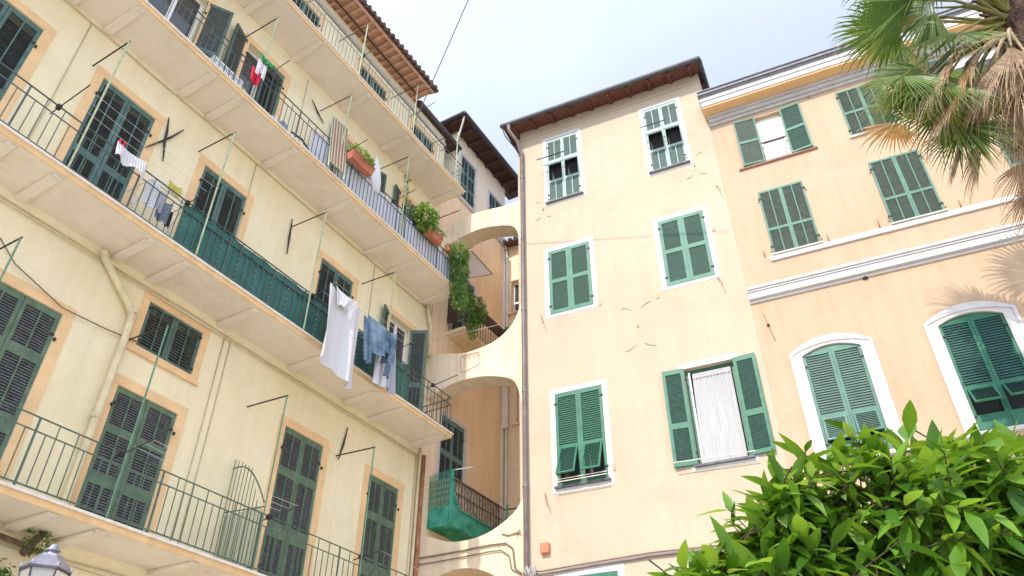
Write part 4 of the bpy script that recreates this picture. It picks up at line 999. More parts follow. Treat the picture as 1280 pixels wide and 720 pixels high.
# trailing plant at the balcony end
tr = thing('trailing_plant', 'long trailing green plant cascading from the right end of the third balcony', 'plant', LW(12.3,YB-.10,z3+.85), RL)
rnd = random.Random(5)
stems = MB()
for k in range(26):
    sx = rnd.uniform(-.30,.30); sy = rnd.uniform(-.30,.12); L_ = rnd.uniform(.9,2.1)
    stems.tube([(sx,sy,.1),(sx*1.2,sy-.05,-.3*L_),(sx*.8+rnd.uniform(-.1,.2),sy-.03,-L_)], .004, 4)
stems.build('stems', LEAFS[2], tr)
tuft(tr, (-.02,-.12,.0), (.30,.22,.28), 900, .075, LEAFS[:3], 51, droop=.8)
tuft(tr, (.10,-.08,-.45), (.27,.18,.48), 1000, .085, LEAFS[:3], 52, droop=.9)
tuft(tr, (.18,-.04,-1.15), (.24,.18,.42), 650, .085, LEAFS[:3], 53, droop=.9); tuft(tr, (.62,.10,-.95), (.34,.20,.34), 620, .085, [LEAFS[1],LEAFS[2]], 54, droop=.6)
p = thing('potted_shrub', 'small leafy shrub in a red pot on the far end of the alley balcony', 'plant', LW(15.35,9.30,12.7), RL)
m = MB(); m.lathe([(0,0),(.12,0),(.17,.26),(.18,.26),(.18,.30),(0,.28)], n=14); m.build('pot', TERRA, p); tuft(p, (.15,-.1,.62), (.30,.22,.36), 800, .09, LEAFS[1:], 61, droop=.4)
p = thing('hanging_plant', 'drooping olive green plant over the near end of the alley balcony', 'plant', LW(13.75,9.3,12.9), RL)
tuft(p, (.05,-.1,.35), (.30,.22,.45), 900, .08, LEAFS[1:], 62, droop=.7); tuft(p, (-.05,-.05,-.15), (.14,.14,.40), 400, .07, LEAFS[:2], 63, droop=.9)
# folded striped lounger
ch = thing('folded_lounger', 'folded beach lounger with brown and cream stripes on the third balcony', 'lounger', LW(7.97,YB-.06,z3-.02), RL)
m = MB(); m.add([(-.26,-.02,.18),(.16,-.04,.18),(.16,.10,1.60),(-.26,.12,1.60)],[(0,1,2,3)]); m.build('canvas', STRP, ch, solid=.02)
m = MB(); m.tube([(-.28,-.04,.0),(-.28,.14,1.70)], .016, 6); m.tube([(.18,-.06,.0),(.18,.12,1.66)], .016, 6); m.tube([(-.28,.13,1.64),(.18,.11,1.62)], .014, 6); m.tube([(-.28,-.02,.18),(.18,-.04,.18)], .014, 6); m.build('lounger_frame', POLE, ch)
# closed white parasol / cloth bag
m = MB(); prof = []
base = len(m.v); n = 20
for j, (r_, z) in enumerate([(.03,.0),(.17,.06),(.20,.25),(.17,.5),(.11,.8),(.05,1.02),(.012,1.14)]):
    for k in range(n):
        a = 2*pi*k/n; rr = r_*(1+.18*sin(5*a+j)); m.v.append((rr*cos(a)+.02*sin(j*2), rr*sin(a)*.8, z))
for j in range(6):
    for k in range(n): m.f.append((j*n+k, j*n+(k+1) % n, (j+1)*n+(k+1) % n, (j+1)*n+k)); m.m.append(0)
um = thing('closed_parasol', 'closed white parasol wrapped in cloth standing on the third balcony', 'parasol', LW(9.25,YB+.12,z3), RL)
for i in range(len(m.v)): m.v[i] = (m.v[i][0]+.02, m.v[i][1], m.v[i][2]+.62)
m.build('canopy', SHEET, um, smooth=True); m = MB(); m.tube([(0.02,0,0),(0.02,0,1.8)], .016, 6); m.build('pole', PIPEW, um)
# drying racks
def drying_rack(x, bi, label, cloths, seed):
    r_ = thing('drying_rack', label, 'drying rack', LW(x,YB+.42,FL[bi]), RL)
    m = MB()
    for sx in (-.33,.33):
        m.tube([(sx,-.26,0),(sx,.22,.92)], .010, 5); m.tube([(sx,.26,0),(sx,-.22,.92)], .010, 5)
    for k in range(9): m.tube([(-.35,-.30+.075*k,.92+.0*k),(.35,-.30+.075*k,.92)], .004, 4)
    m.tube([(-.35,-.30,.92),(-.35,.30,.92)], .009, 5); m.tube([(.35,-.30,.92),(.35,.30,.92)], .009, 5); m.build('frame', PIPEW, r_)
    rr = random.Random(seed)
    for k, (mat, w) in enumerate(cloths):
        xx = -.3+k*.6/max(1,len(cloths)-1)*1.0
        hang(xx-w/2, xx+w/2, .93, rr.uniform(.35,.6), -.3+.12*(k % 4), 8, 8, .04, 0, 0, seed+k).build('washing', mat, r_, smooth=True, solid=.004)
    return r_
YEL = cloth('cotton_yellow', (.72,.62,.16), .3); DKC = cloth('cotton_charcoal', (.06,.06,.08), .1); PNK = cloth('cotton_peach', (.75,.42,.28), .25); BLU = cloth('cotton_greyblue', (.36,.42,.52), .3)
drying_rack(4.88, 1, 'folding drying rack with grey and cream washing left of the green balcony screen', [(SHEET,.2),(GREYC,.26),(BLU,.24),(DKC,.1)], 70)
# the tall fan of thin rods with yellow washing above it
fr = thing('fan_airer', 'fan shaped wire airer with a yellow cloth above the second balcony railing', 'drying rack', LW(4.86,YB+.30,FL[1]+.80), RL)
m = MB()
for k in range(9): m.tube([(-.30+.02*k,-.1,0),(-.16+.085*k,.05,.50+.03*sin(k))], .004, 4)
m.tube([(-.35,-.2,.05),(.55,.12,.36)], .014, 5); m.build('rods', PIPEW, fr); hang(.02,.26,.47,.26,-.02,8,6,.03,0,0,77).build('yellow_cloth', YEL, fr, smooth=True, solid=.004)
# bits against the third railing: white basket, bottles, bags
bk = thing('laundry_basket', 'white plastic crate of dark bottles at the left end of the third balcony', 'crate', LW(5.08,YB+.17,z3), RL)
m = MB(); w, d_, h = .34, .11, .26
for sx in (-1,1):
    for q in range(9): yy = -d_+2*d_*q/8; m.box(sx*w-.006, sx*w+.006, yy-.008, yy+.008, 0, h)
for sy in (-1,1):
    for q in range(20): xx = -w+2*w*q/19; m.box(xx-.007, xx+.007, sy*d_-.006, sy*d_+.006, 0, h)
for z in (.0,.12,h): 
    m.box(-w-.01,w+.01,-d_-.010,-d_+.004,z,z+.025); m.box(-w-.01,w+.01,d_-.004,d_+.010,z,z+.025); m.box(-w-.01,-w+.006,-d_+.005,d_-.005,z,z+.025); m.box(w-.006,w+.01,-d_+.005,d_-.005,z,z+.025)
m.build('crate', FRW, bk)
for k in range(4):
    m = MB(); x = -.24+.16*k; m.lathe([(0,.02),(.05,.02),(.05,.2),(.02,.27),(.02,.33),(0,.33)], c=(x,0,0), n=10); m.build('bottle', IRON, bk, smooth=True)
def bundle(x, y, z, r, mat, label, name='cloth_bundle', seed=1, sc_=(1,1,1)):
    m = MB(); rnd = random.Random(seed); n = 14; rings = 8
    for j in range(rings+1):
        th = pi*j/rings
        for k in range(n):
            a = 2*pi*k/n; q = 1+.16*sin(3*a+seed+j)+.09*rnd.uniform(-1,1)
            m.v.append((r*sc_[0]*sin(th)*cos(a)*q, r*sc_[1]*sin(th)*sin(a)*q, r*sc_[2]*(1-cos(th)*1.0)*.8))
    for j in range(rings):
        for k in range(n): m.f.append((j*n+k, j*n+(k+1) % n, (j+1)*n+(k+1) % n, (j+1)*n+k)); m.m.append(0)
    o = m.build(name, mat, None, smooth=True); o.location = LW(x,y,z); o.rotation_euler = (0,0,RL); return tag(o, label, 'bundle')
bundle(5.50,YB+.14,z3,.13,YEL,'yellow cloth bag behind the railing left of the flag',seed=2,sc_=(.8,.7,1.1))
bundle(5.36,YB+.20,z3+.0,.14,FABW,'white plastic bag beside the dark bottle crate','plastic_bag',3,(1,.7,1.5))
bundle(5.74,YB+.15,z3,.14,BLU,'grey blue crumpled cloth just below the red end of the flag',seed=4,sc_=(1.1,.6,.8))
bundle(5.98,YB+.16,z3,.13,PNK,'peach coloured crumpled cloth right of the flag',seed=5,sc_=(1.3,.6,1.0))
bundle(6.20,YB+.15,z3,.12,PNK,'second peach cloth further right beside the white bag',seed=6,sc_=(1.1,.6,.7))
bundle(6.36,YB+.17,z3,.14,FABW,'white bag right of the peach cloths on the third balcony','plastic_bag',7,(.8,.6,1.4))
bundle(6.58,YB+.16,z3,.15,BLU,'blue grey bag standing near the open balcony door','cloth_bag',8,(.9,.6,1.5))
bundle(6.78,YB+.15,z3,.12,DKC,'black bag at the foot of the right hand shutter','cloth_bag',9,(1.2,.6,1.0))
# a small bicycle lying behind the railing
bi_ = thing('folded_stroller', 'black folded stroller on white padding behind the third balcony railing', 'stroller', LW(7.30,YB+.16,z3), RL)
m = MB(); m.tube([(-.48,0,.30),(-.2,0,.36),(.1,0,.22),(.42,0,.08)], .022, 6)
m.tube([(-.1,.04,.30),(.15,.03,.05)], .014, 5); m.tube([(.0,-.03,.10),(.28,-.02,.34)], .014, 5); m.build('frame', IRON, bi_)
for cx, cz, r_ in ((.16,.10,.085),(.06,.20,.06),(.24,.20,.05)):
    m = MB(); m.tube([(cx+r_*cos(2*pi*k/14), -.04, cz+r_*sin(2*pi*k/14)) for k in range(15)], .016, 6); m.build('wheel', IRON, bi_)
m = MB(); m.hexa([(-.5,-.05,.02),(.1,-.05,.02),(.1,.05,.02),(-.5,.05,.02),(-.5,-.04,.26),(.05,-.04,.22),(.05,.04,.22),(-.5,.04,.26)]); m.build('padding', FABW, bi_, bevel=.03)

# ================================================================== LANTERN AND IVY
LXl, LYl = 4.57, 8.30
lp = thing('street_lantern', 'grey metal lantern with frosted panes on a wall bracket at the lower left', 'street lamp', LW(LXl,LYl,3.45), RL)
def ngon(mb, prof, n=6, mi=0, rot=0):
    base = len(mb.v)
    for r_, z in prof:
        for k in range(n):
            a = 2*pi*k/n+rot; mb.v.append((r_*cos(a), r_*sin(a), z))
    for i in range(len(prof)-1):
        for k in range(n): mb.f.append((base+i*n+k, base+i*n+(k+1) % n, base+(i+1)*n+(k+1) % n, base+(i+1)*n+k)); mb.m.append(mi)
rt = R_(24)
m = MB(); ngon(m, [(.0,.60),(.245,.60),(.25,.615),(.205,.66),(.13,.735),(.125,.75),(.07,.755)], 6, 0, rt)
m.lathe([(.07,.75),(.055,.765),(.05,.79),(.078,.80),(.078,.815),(.05,.825),(.045,.84),(.03,.868),(.0,.88)], n=14)
for k in range(6):
    a = 2*pi*k/6+rot if False else 2*pi*k/6+rt; m.lathe([(.0,.0),(.014,.005),(.012,.02),(.0,.05)], c=(.235*cos(a),.235*sin(a),.612), n=8)
m.build('lantern_roof', LAMPM, lp)
m = MB()
for k in range(6):
    a = 2*pi*k/6+rt; m.tube([(.235*cos(a),.235*sin(a),.60),(.13*cos(a),.13*sin(a),.08)], .010, 5)
ngon(m, [(.235,.595),(.245,.595),(.245,.575),(.232,.575)], 6, 0, rt); ngon(m, [(.0,.05),(.12,.05),(.14,.07),(.14,.09),(.12,.095)], 6, 0, rt)
m.build('lantern_frame', LAMPD, lp)
m = MB(); ngon(m, [(.227,.575),(.126,.09)], 6, 0, rt); m.build('lantern_glass', LAMPG, lp)
m = MB(); m.tube([(0,0,.05),(0,.0,-.10),(0,.2,-.25),(0,.8,-.28),(0,1.6,-.22)], .022, 8); m.tube([(0,.35,-.26),(0,.7,-.6),(0,1.3,-.8),(0,1.63,-.85)], .014, 6); m.box(-.06,.06,1.60,1.645,-.95,-.1); m.build('wall_bracket', LAMPD, lp)
iv = thing('ivy_plant', 'ivy with a woody stem climbing the wall behind the lantern', 'ivy', LW(4.75,YL-.05,0), RL)
m = MB(); m.tube([(.2,0,0),(.15,-.03,2.2),(.05,-.05,3.9),(-.3,-.06,4.5)], [.05,.045,.035,.02], 8); m.tube([(-1.2,-.08,4.74),(-.2,-.10,4.74),(.35,-.10,4.70),(.7,-.06,4.64)], [.022,.03,.03,.015], 7); m.tube([(.3,-.1,4.6),(.45,-.12,4.9)], .05, 7)
m.build('stem', simple('bark', (.12,.08,.05), .9, var=.4, scale=12, bump=.6), iv)
tuft(iv, (-.35,-.12,4.15), (.75,.14,.42), 1700, .085, LEAFS[1:], 81, droop=.5); tuft(iv, (-.9,-.12,3.2), (1.1,.18,1.2), 2200, .09, LEAFS[1:], 82, droop=.5); tuft(iv, (.42,-.14,4.78), (.16,.10,.15), 130, .07, LEAFS[1:], 83)

# ================================================================== PALM
PW = Vector((7.60, 6.94, 11.72)); PSC = .935
pm_ = thing('palm_tree', 'tall fan palm with green fronds and a skirt of dry brown fronds at upper right', 'tree', (PW.x+.15, PW.y+.1, 0))
PB = Vector(pm_.location)
BARK = simple('palm_bark', (.075,.042,.03), .95, var=.5, scale=14, bump=1.0, bscale=18)
m = MB(); prof = []
for j in range(60):
    z = j*.215; prof.append((.24 if z < 11.3 else .24+.06*sin((z-11.3)*1.8), z))
base = 0; n = 18; rnd = random.Random(9)
for j, (r_, z) in enumerate(prof):
    for k in range(n):
        a = 2*pi*k/n+(j % 2)*.17; rr = r_*(1+(.10 if (j+k) % 2 else -.06)+rnd.uniform(-.05,.05)); m.v.append((rr*cos(a), rr*sin(a), z))
for j in range(len(prof)-1):
    for k in range(n): m.f.append((j*n+k, j*n+(k+1) % n, (j+1)*n+(k+1) % n, (j+1)*n+k)); m.m.append(0)
# old leaf bases
for k in range(46):
    a = rnd.uniform(0,2*pi); z = rnd.uniform(11.2,12.6); d = Vector((cos(a),sin(a),.9))
    p0 = Vector((.22*cos(a),.22*sin(a),z)); m.tube([p0, p0+d*.16], [.045,.02], 5)
m.build('trunk', BARK, pm_)
PG = [leafmat('palm_green', (.045,.10,.013), (.16,.26,.025), rough=.4, tf=.28, var=.2), leafmat('palm_green_grey', (.16,.235,.07), (.32,.42,.09), rough=.35, tf=.25, var=.2), leafmat('palm_olive', (.17,.19,.04), (.42,.36,.06), rough=.4, tf=.3, var=.25)]
PD = [leafmat('palm_dead_tan', (.48,.355,.235), (.58,.43,.28), rough=.8, tf=.22, var=.25), leafmat('palm_dead_brown', (.40,.27,.17), (.32,.18,.09), rough=.85, tf=.2, var=.3), leafmat('palm_dead_orange', (.34,.18,.05), (.42,.22,.06), rough=.8, tf=.3, var=.25)]
PET = leafmat('petiole', (.16,.15,.03), (.2,.2,.04), tf=.05)
def frond(hast, dirn, nrm, r, mats, seed, spread=105, nseg=40, fuse=.45, droop=.18, name='frond', base=None, curl=0, petmat=None, ragged=.12, mix=(1,)):
    """fan blade: pleated segments fused near the petiole, free drooping tips beyond"""
    r = r*.95; rnd = random.Random(seed); m = MB(); H = Vector(hast)-PB; D = Vector(dirn).normalized(); Nn = Vector(nrm); Nn = (Nn-D*Nn.dot(D)).normalized(); S = D.cross(Nn)
    mi_choice = list(range(len(mats)))
    for i in range(nseg):
        t0 = -spread+2*spread*i/nseg; t1 = -spread+2*spread*(i+1)/nseg; tm = (t0+t1)/2
        L_ = r*(1-.28*(abs(tm)/spread)**1.6)*(1-rnd.uniform(0,ragged))
        mi = rnd.choices(mi_choice, mix if len(mix) == len(mats) else [1]*len(mats))[0]
        def pt(ang, rad, lift=0):
            a = R_(ang); v = D*cos(a)+S*sin(a); tt = rad/r
            return H + v*rad + Nn*(lift-curl*r*(1-cos(a))*tt) - Vector((0,0,1))*droop*r*tt*tt
        f = fuse*r*rnd.uniform(.85,1.12); hw = (t1-t0)*.5
        c0 = pt(tm,.02); 
        L1, R1, C1 = pt(tm-hw, f), pt(tm+hw, f), pt(tm, f, .012)
        g = f+(L_-f)*.5; tw = rnd.uniform(-1.5,1.5); hw2 = hw*.50*f/g
        L2, R2, C2 = pt(tm-hw2+tw, g), pt(tm+hw2+tw, g), pt(tm+tw, g, .008)
        g3 = f+(L_-f)*.8; tw3 = tw*1.8; hw3 = hw2*.40
        dz = Vector((0,0,-rnd.uniform(.02,.10)*r))
        L3, R3 = pt(tm-hw3+tw3, g3)+dz*.4, pt(tm+hw3+tw3, g3)+dz*.4
        T = pt(tm+tw3*1.3, L_)+dz*1.6
        n0 = len(m.v); m.v += [tuple(p) for p in (c0,L1,C1,R1,L2,C2,R2,L3,R3,T)]
        for fc in ((0,1,2),(0,2,3),(1,4,5,2),(2,5,6,3),(4,7,5),(5,8,6),(5,7,8),(7,9,8)):
            m.f.append(tuple(n0+q for q in fc)); m.m.append(mi)
    if base is not None:
        b0 = Vector(base)-PB; mid = (b0+H)/2+Vector((0,0,.12*(H-b0).length)); k = len(mats)
        m.tube([b0, b0*.6+mid*.4+Vector((0,0,.02)), mid, H*.6+mid*.4, H], [.035,.028,.022,.018,.013], 6, k)
        mats = list(mats)+[petmat or PET]
    return m.build(name, mats, pm_)
CAMV = Vector((0,0,1.6))
def tocam(p): return (CAMV-Vector(p)).normalized()
cr = PW+Vector((0,0,.1))
right = Vector((1,0,0)); up = Vector((0,-.6,.8))
def at(dx, dy, dz=0):      # crown-relative: metres sideways, up, and towards the street
    return cr+(right*dx+Vector((0,-.6,.8))*dy+Vector((0,-.8,-.6))*dz)*PSC
# green fans spreading to the left of the crown
frond(at(-1.78,.30,.2), (-1,.1,-.12), tocam(cr)+Vector((0,.2,.1)), 1.08, PG, 1, 72, 36, .58, .12, base=at(-.1,.1), mix=(6,1,0))
frond(at(-1.50,-.85,.15), (-.75,-.1,-.45), tocam(cr)+Vector((.1,0,.6)), 1.25, PG, 2, 115, 44, .38, .30, base=at(-.15,.0), mix=(1,6,1))
frond(at(-1.28,-1.45,.3), (-.45,.0,-.9), tocam(cr)+Vector((.3,0,.3)), 1.30, PG, 3, 95, 44, .42, .22, base=at(-.15,-.1), mix=(4,2,2))
frond(at(-1.72,-1.15,.1), (-.7,0,-.7), tocam(cr)+Vector((-.2,0,.4)), 1.05, PG, 4, 110, 40, .35, .30, base=at(-.2,-.1), mix=(1,4,2))
frond(at(-1.1,-.65,-.5), (-.9,.3,-.1), tocam(cr)+Vector((.0,.3,.7)), 1.2, PG, 5, 110, 40, .45, .22, base=at(-.1,.1,-.2), mix=(2,4,2))
frond(at(-1.15,.35,-.3), (-1,.2,.15), tocam(cr)+Vector((.0,.3,.7)), 1.25, PG, 6, 110, 40, .45, .22, base=at(-.1,.2,-.2), mix=(3,3,1))
frond(at(-2.18,-1.72,.55), (-.62,0,-.75), tocam(cr)+Vector((-.1,0,.2)), .85, [PD[2],PD[0]], 7, 60, 24, .45, .2, base=at(-.2,-.2), mix=(3,1))
frond(at(-.35,-1.0,-.5), (-.3,.2,-.9), tocam(cr)+Vector((.2,0,.2)), 1.1, PG, 8, 95, 36, .45, .2, base=at(-.05,-.1,-.3), mix=(4,1,2))
frond(at(.35,-2.15,.1), (.1,0,-1), tocam(cr)+Vector((.2,0,.2)), 1.05, PG, 9, 60, 30, .4, .1, base=at(.1,-.4,.2), mix=(5,1,1))
frond(at(-1.45,-1.15,.5), (-.8,-.1,-.2), tocam(cr)+Vector((.1,0,.9)), 1.15, PG, 11, 125, 50, .25, .42, base=at(-.15,.0), mix=(0,7,1))
frond(at(-1.95,-.95,.3), (-.8,-.1,-.4), tocam(cr)+Vector((.1,0,.8)), 1.05, PG, 12, 120, 46, .28, .42, base=at(-.15,.0), mix=(1,6,1))
frond(at(-1.15,-1.75,.5), (-.1,.0,-1), tocam(cr)+Vector((.2,0,.3)), 1.05, PG, 13, 80, 36, .42, .15, base=at(-.15,-.1), mix=(5,2,1))
frond(at(-.95,-.2,.1), (-.8,.0,-.3), tocam(cr)+Vector((.1,0,.9)), 1.2, PG, 14, 120, 46, .3, .35, base=at(-.1,.1), mix=(2,4,3))
for k, (dx, dy, dz_) in enumerate([(-1.3,1.0,.1),(-1.75,.95,-.1),(-.8,1.4,.2),(-2.0,1.35,.3),(-1.4,1.7,-.2),(-.4,1.1,.4)]):  # extra fronds added above the view to cast shade on the wall
    frond(at(dx, dy, dz_), (-.9,.05,.1+.2*k), tocam(cr)+Vector((0,.2,.6)), 1.25, PG, 140+k, 95, 38, .45, .16, base=at(-.1,.2), mix=(4,3,1))
# crown on the other sides
for k, a in enumerate([-60,-25,10,40,75,110,140,165,200]):
    d = Vector((cos(R_(a)), sin(R_(a)), .35+.3*sin(k*2.3))); h_ = cr+d*1.5+Vector((0,0,.2))
    frond(h_, d, Vector((0,0,1))-d*.2, 1.25, PG, 20+k, 110, 34, .45, .25, base=cr+d*.15, mix=(4,2,1))
# dead skirt
DS = [(.25,-2.6,.5,1.5,34),(.45,-2.3,.2,1.6,30),(-.05,-2.75,.45,1.2,36),(-1.25,-.75,.3,1.9,16),(-1.10,-1.1,.4,1.9,18),(-1.0,-.5,.1,2.2,16),(-1.05,-2.0,.45,1.35,24),(-.75,-2.0,.4,1.5,26),(-.15,-2.3,.5,1.35,42),(.15,-2.5,.3,1.3,36),(-.95,-.85,.35,1.95,20),(-.2,-1.2,.4,2.2,20),(.1,-1.4,.5,2.1,22),(-.45,-1.0,.1,2.0,22),(.3,-1.9,.2,1.9,26),(-.85,-.70,.3,1.70,28),(-.62,-.95,.5,1.55,26),(-.92,-.45,.0,1.10,30),(-.40,-.55,.55,1.75,30),(-.15,-.75,.6,1.9,30),(.10,-.65,.6,1.9,34),(.30,-.9,.5,1.8,34),(-.70,-1.35,.35,1.25,38),(-.30,-1.25,.6,1.35,44),(.05,-1.45,.55,1.35,40),(-.50,-.45,-.3,1.5,30),(.5,-.7,.1,1.7,30),(.3,-.6,-.5,1.8,30),(-.05,-.5,-.5,1.8,30),(.7,-1.1,-.2,1.6,30),(.45,-1.6,.4,1.3,40),(-.2,-1.9,.45,1.0,36)]
for k, (dx, dy, dz_, r_, sp) in enumerate(DS):
    h_ = at(dx, dy, dz_); out = (h_-cr); out.z = 0; out = out.normalized() if out.length > .01 else Vector((0,-1,0))
    frond(h_, Vector((out.x*.22-(.30 if dx > -.6 else .48), out.y*.15, -1)), out+Vector((.2,-.4,.1)), r_, PD, 50+k, sp, 26, .30, .05, name='dead_frond', base=cr+Vector((out.x*.2,out.y*.2,-.25)), petmat=PD[0], ragged=.35, mix=(5,2,0) if k % 5 else (1,3,2))
rnd = random.Random(4)
for k in range(14):
    a = rnd.uniform(0,2*pi); d = Vector((cos(a),sin(a),0)); z = rnd.uniform(-1.8,-.5)
    frond(cr+d*.42+Vector((0,0,z)), Vector((d.x*.25,d.y*.25,-1)), d, rnd.uniform(1.2,1.6), PD, 90+k, 32, 20, .3, .03, name='dead_frond', ragged=.4, mix=(4,3,0))

# ================================================================== ORANGE TREE IN THE FOREGROUND
CT = Vector((1.62, 3.05, 0)); LIFT = .055
ct = thing('orange_tree', 'glossy green citrus tree filling the lower right corner in front of the houses', 'tree', CT)
CL = [leafmat('citrus_mid', (.092,.205,.018), (.32,.52,.03), rough=.42, tf=.30, var=.2), leafmat('citrus_dark', (.045,.13,.012), (.16,.34,.015), rough=.40, tf=.25, var=.2), leafmat('citrus_bright', (.16,.31,.03), (.42,.60,.05), rough=.42, tf=.38, var=.2), leafmat('citrus_young', (.20,.33,.07), (.45,.62,.08), rough=.4, tf=.4, var=.2)]
BK = simple('citrus_bark', (.10,.075,.05), .9, var=.3, scale=20, bump=.5)
lobes = [  # centre (world), radius
 (1.60,3.02,2.08,.62),(2.20,3.05,2.22,.66),(1.12,2.78,2.12,.44),(.80,2.80,2.24,.19),(1.02,2.68,2.55,.19),(1.36,2.62,2.53,.27),(1.72,2.72,2.60,.28),(2.05,2.85,2.65,.28),(2.45,3.0,2.62,.35),(1.30,2.95,1.85,.5),(.70,2.72,2.30,.12),(1.0,2.75,2.38,.22),(1.95,3.3,2.1,.6)]
lv = MB(); tw = MB(); rnd = random.Random(12)
def citrus_leaf(p, d, nrm, L_, mi):
    d = d.normalized(); s = d.cross(nrm).normalized(); n_ = s.cross(d).normalized(); w = L_*rnd.uniform(.14,.20); c = rnd.uniform(.05,.28)*L_
    row = []
    for t, ww, in ((0,.06),(.16,.55),(.38,1.0),(.62,.86),(.84,.42),(1,.0)):
        q = p+d*(L_*t)-n_*c*t*t
        row.append((q-s*w*ww+n_*w*ww*.30, q, q+s*w*ww+n_*w*ww*.30))
    base = len(lv.v)
    for a in row[:-1]: lv.v += [tuple(x) for x in a]
    lv.v.append(tuple(row[-1][1])); k = len(row)-1
    for i in range(k-1):
        for j in range(2): lv.f.append((base+i*3+j, base+i*3+j+1, base+i*3+j+4, base+i*3+j+3)); lv.m.append(mi)
    e = base+k*3; b0 = base+(k-1)*3; lv.f += [(b0,b0+1,e),(b0+1,b0+2,e)]; lv.m += [mi,mi]
lobes = [(a-.02,b_,c+LIFT,d) for a,b_,c,d in lobes]+[(.90,2.68,2.52,.17),(1.12,2.62,2.62,.17),(.93,2.60,2.64,.07),(1.30,2.56,2.72,.07),(1.62,2.60,2.76,.06),(.70,2.64,2.40,.08),(.60,2.70,2.34,.06)]
for (cx,cy,cz,r_) in lobes:
    C = Vector((cx,cy,cz)); nt_ = int(84*(r_/.3)**2)+6
    for k in range(nt_):
        d = Vector((rnd.gauss(0,1),rnd.gauss(0,1),rnd.gauss(0,1))).normalized()
        if d.y > .55 and rnd.random() < .5: continue
        q = r_*rnd.choice([rnd.uniform(.4,1.0), rnd.uniform(.75,1.0), rnd.uniform(.9,1.28)])
        tip = C+d*q
        if any((tip-Vector(l[:3])).length < l[3]*.72 for l in lobes if l[:3] != (cx,cy,cz)) and rnd.random() < .75: continue
        ax = (d+Vector((rnd.uniform(-.5,.5),rnd.uniform(-.5,.5),rnd.uniform(-.1,.7)))).normalized(); st = tip-ax*.16
        tw.tube([st-ax*.1+Vector((0,0,-.03)), st, tip], [.004,.003,.002], 4)
        ref = ax.cross(Vector((rnd.uniform(-1,1),rnd.uniform(-1,1),.3))).normalized(); ref2 = ax.cross(ref); nl = rnd.randint(6,9); young = rnd.random() < .16
        for i in range(nl):
            a = i*2.4+rnd.uniform(-.3,.3); t = i/nl; side = ref*cos(a)+ref2*sin(a); p = st+(tip-st)*t*1.0
            dr = side*(1.0-.35*t)+ax*(.25+.8*t)+Vector((0,0,-.34)); up_ = (Vector((0,0,1))+side*.2+ax*.5+Vector((rnd.uniform(-.5,.5),rnd.uniform(-.5,.5),0))).normalized()
            citrus_leaf(p, dr, up_, rnd.uniform(.075,.175)*(1 if not young else .8), (3 if young and rnd.random() < .6 else rnd.choices([0,1,2],[5,3,3])[0]))
lv.v = [tuple(Vector(v)-CT) for v in lv.v]; tw.v = [tuple(Vector(v)-CT) for v in tw.v]
lv.build('crown', CL, ct, smooth=True); tw.build('twigs', BK, ct)
m = MB(); m.tube([(.0,.0,0),(.02,0,.8),(-.02,.0,1.35)], [.085,.07,.06], 10)
for (cx,cy,cz,r_) in lobes: 
    e = Vector((cx,cy,cz))-CT; m.tube([(-.02,0,1.25), Vector((-.02,0,1.25))*.5+e*.5+Vector((0,0,-.1)), e+Vector((0,.06,-.12))], [.04,.022,.006], 7)
m.build('trunk', BK, ct)
m = MB(); m.lathe([(.0,-.034)]+[(.034*sin(pi*k/10), -.034*cos(pi*k/10)) for k in range(1,10)]+[(0,.034)], n=16)
o = m.build('orange_fruit', simple('orange_peel', (.50,.24,.03), .45, var=.1, bump=.3, bscale=200), ct, smooth=True); o.location = Vector((1.18,2.56,2.55))-CT; o.scale = (.5,.5,.62)

# ================================================================== GROUND
m = MB(); m.quad((-150,-150,0),(150,-150,0),(150,150,0),(-150,150,0)); o = m.build('ground', PAVE); o['kind'] = 'structure'

# ================================================================== LIGHT, SKY, CAMERA
EL, DZ = 40.0, 6.9
az = math.atan2(-.409, -.9125)     # direction (x,y) from the right facade towards the street
base_az = math.degrees(math.atan2(-.409, -.9125)) % 360      # compass: angle from +y towards +x
cz_ = R_(base_az + DZ)
S = Vector((sin(cz_)*cos(R_(EL)), cos(cz_)*cos(R_(EL)), sin(R_(EL))))
sd = bpy.data.lights.new('sun', 'SUN'); sd.energy = 2.0; sd.angle = R_(.53); sd.color = (1, .94, .84)
so = bpy.data.objects.new('sun', sd); col.objects.link(so); so.rotation_euler = S.to_track_quat('Z', 'Y').to_euler(); so.location = (0,-5,30)
wd = bpy.data.worlds.new('World'); sc.world = wd; wd.use_nodes = True
nt = wd.node_tree; N = nt.nodes; Lk = nt.links.new; bg = N['Background']
sky = N.new('ShaderNodeTexSky'); sky.sky_type = 'NISHITA'; sky.sun_disc = False; sky.sun_elevation = R_(EL); sky.sun_rotation = cz_
sky.air_density = 1.0; sky.dust_density = 3.0; sky.ozone_density = 1.0
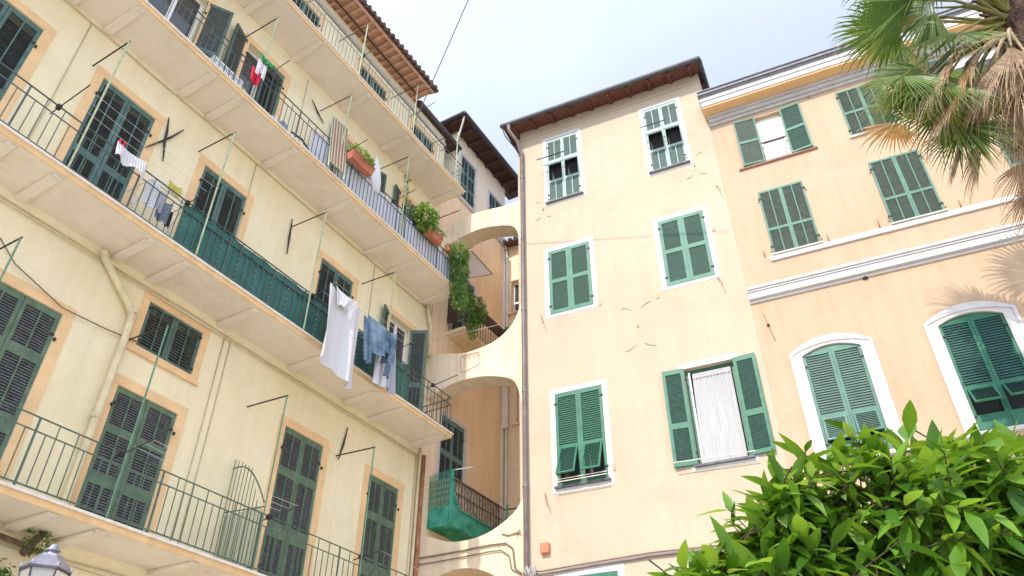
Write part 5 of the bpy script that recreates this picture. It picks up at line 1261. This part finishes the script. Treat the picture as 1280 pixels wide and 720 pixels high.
tc = N.new('ShaderNodeTexCoord'); mp = N.new('ShaderNodeMapping'); mp.inputs['Scale'].default_value = (1,1,2.2); Lk(tc.outputs['Generated'], mp.inputs['Vector'])
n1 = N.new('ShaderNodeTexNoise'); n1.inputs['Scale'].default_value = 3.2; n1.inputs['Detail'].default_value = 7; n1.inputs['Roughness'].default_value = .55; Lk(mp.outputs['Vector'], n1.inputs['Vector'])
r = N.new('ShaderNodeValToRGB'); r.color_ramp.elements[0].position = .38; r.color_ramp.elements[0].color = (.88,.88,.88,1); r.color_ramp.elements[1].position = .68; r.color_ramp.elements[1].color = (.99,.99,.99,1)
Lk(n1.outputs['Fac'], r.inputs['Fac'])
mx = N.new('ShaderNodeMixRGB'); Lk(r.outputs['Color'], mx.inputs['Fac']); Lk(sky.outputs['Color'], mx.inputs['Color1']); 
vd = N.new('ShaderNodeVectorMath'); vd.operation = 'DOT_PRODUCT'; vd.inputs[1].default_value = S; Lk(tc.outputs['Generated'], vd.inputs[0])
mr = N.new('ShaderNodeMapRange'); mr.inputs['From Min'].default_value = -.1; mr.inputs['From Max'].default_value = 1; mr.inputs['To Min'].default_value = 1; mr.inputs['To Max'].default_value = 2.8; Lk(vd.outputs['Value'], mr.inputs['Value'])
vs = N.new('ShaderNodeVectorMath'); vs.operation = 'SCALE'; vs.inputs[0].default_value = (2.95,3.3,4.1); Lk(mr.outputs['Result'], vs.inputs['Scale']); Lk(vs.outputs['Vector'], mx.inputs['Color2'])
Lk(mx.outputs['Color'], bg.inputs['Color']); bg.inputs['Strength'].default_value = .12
cd = bpy.data.cameras.new('camera'); cam = bpy.data.objects.new('camera', cd); col.objects.link(cam); sc.camera = cam
cd.sensor_width = 36; cd.lens = 36*964.5/1280; cd.clip_end = 1000; cam.location = (0,0,1.6); cam.rotation_euler = (R_(90+36.85), 0, R_(0.0))
sc.view_settings.view_transform = 'Standard'; sc.view_settings.look = 'None'; sc.view_settings.gamma = 1; sc.view_settings.use_curve_mapping = False
sc.view_settings.exposure = 1.0
sc.cycles.max_bounces = 8; sc.cycles.diffuse_bounces = 5; sc.cycles.transparent_max_bounces = 12
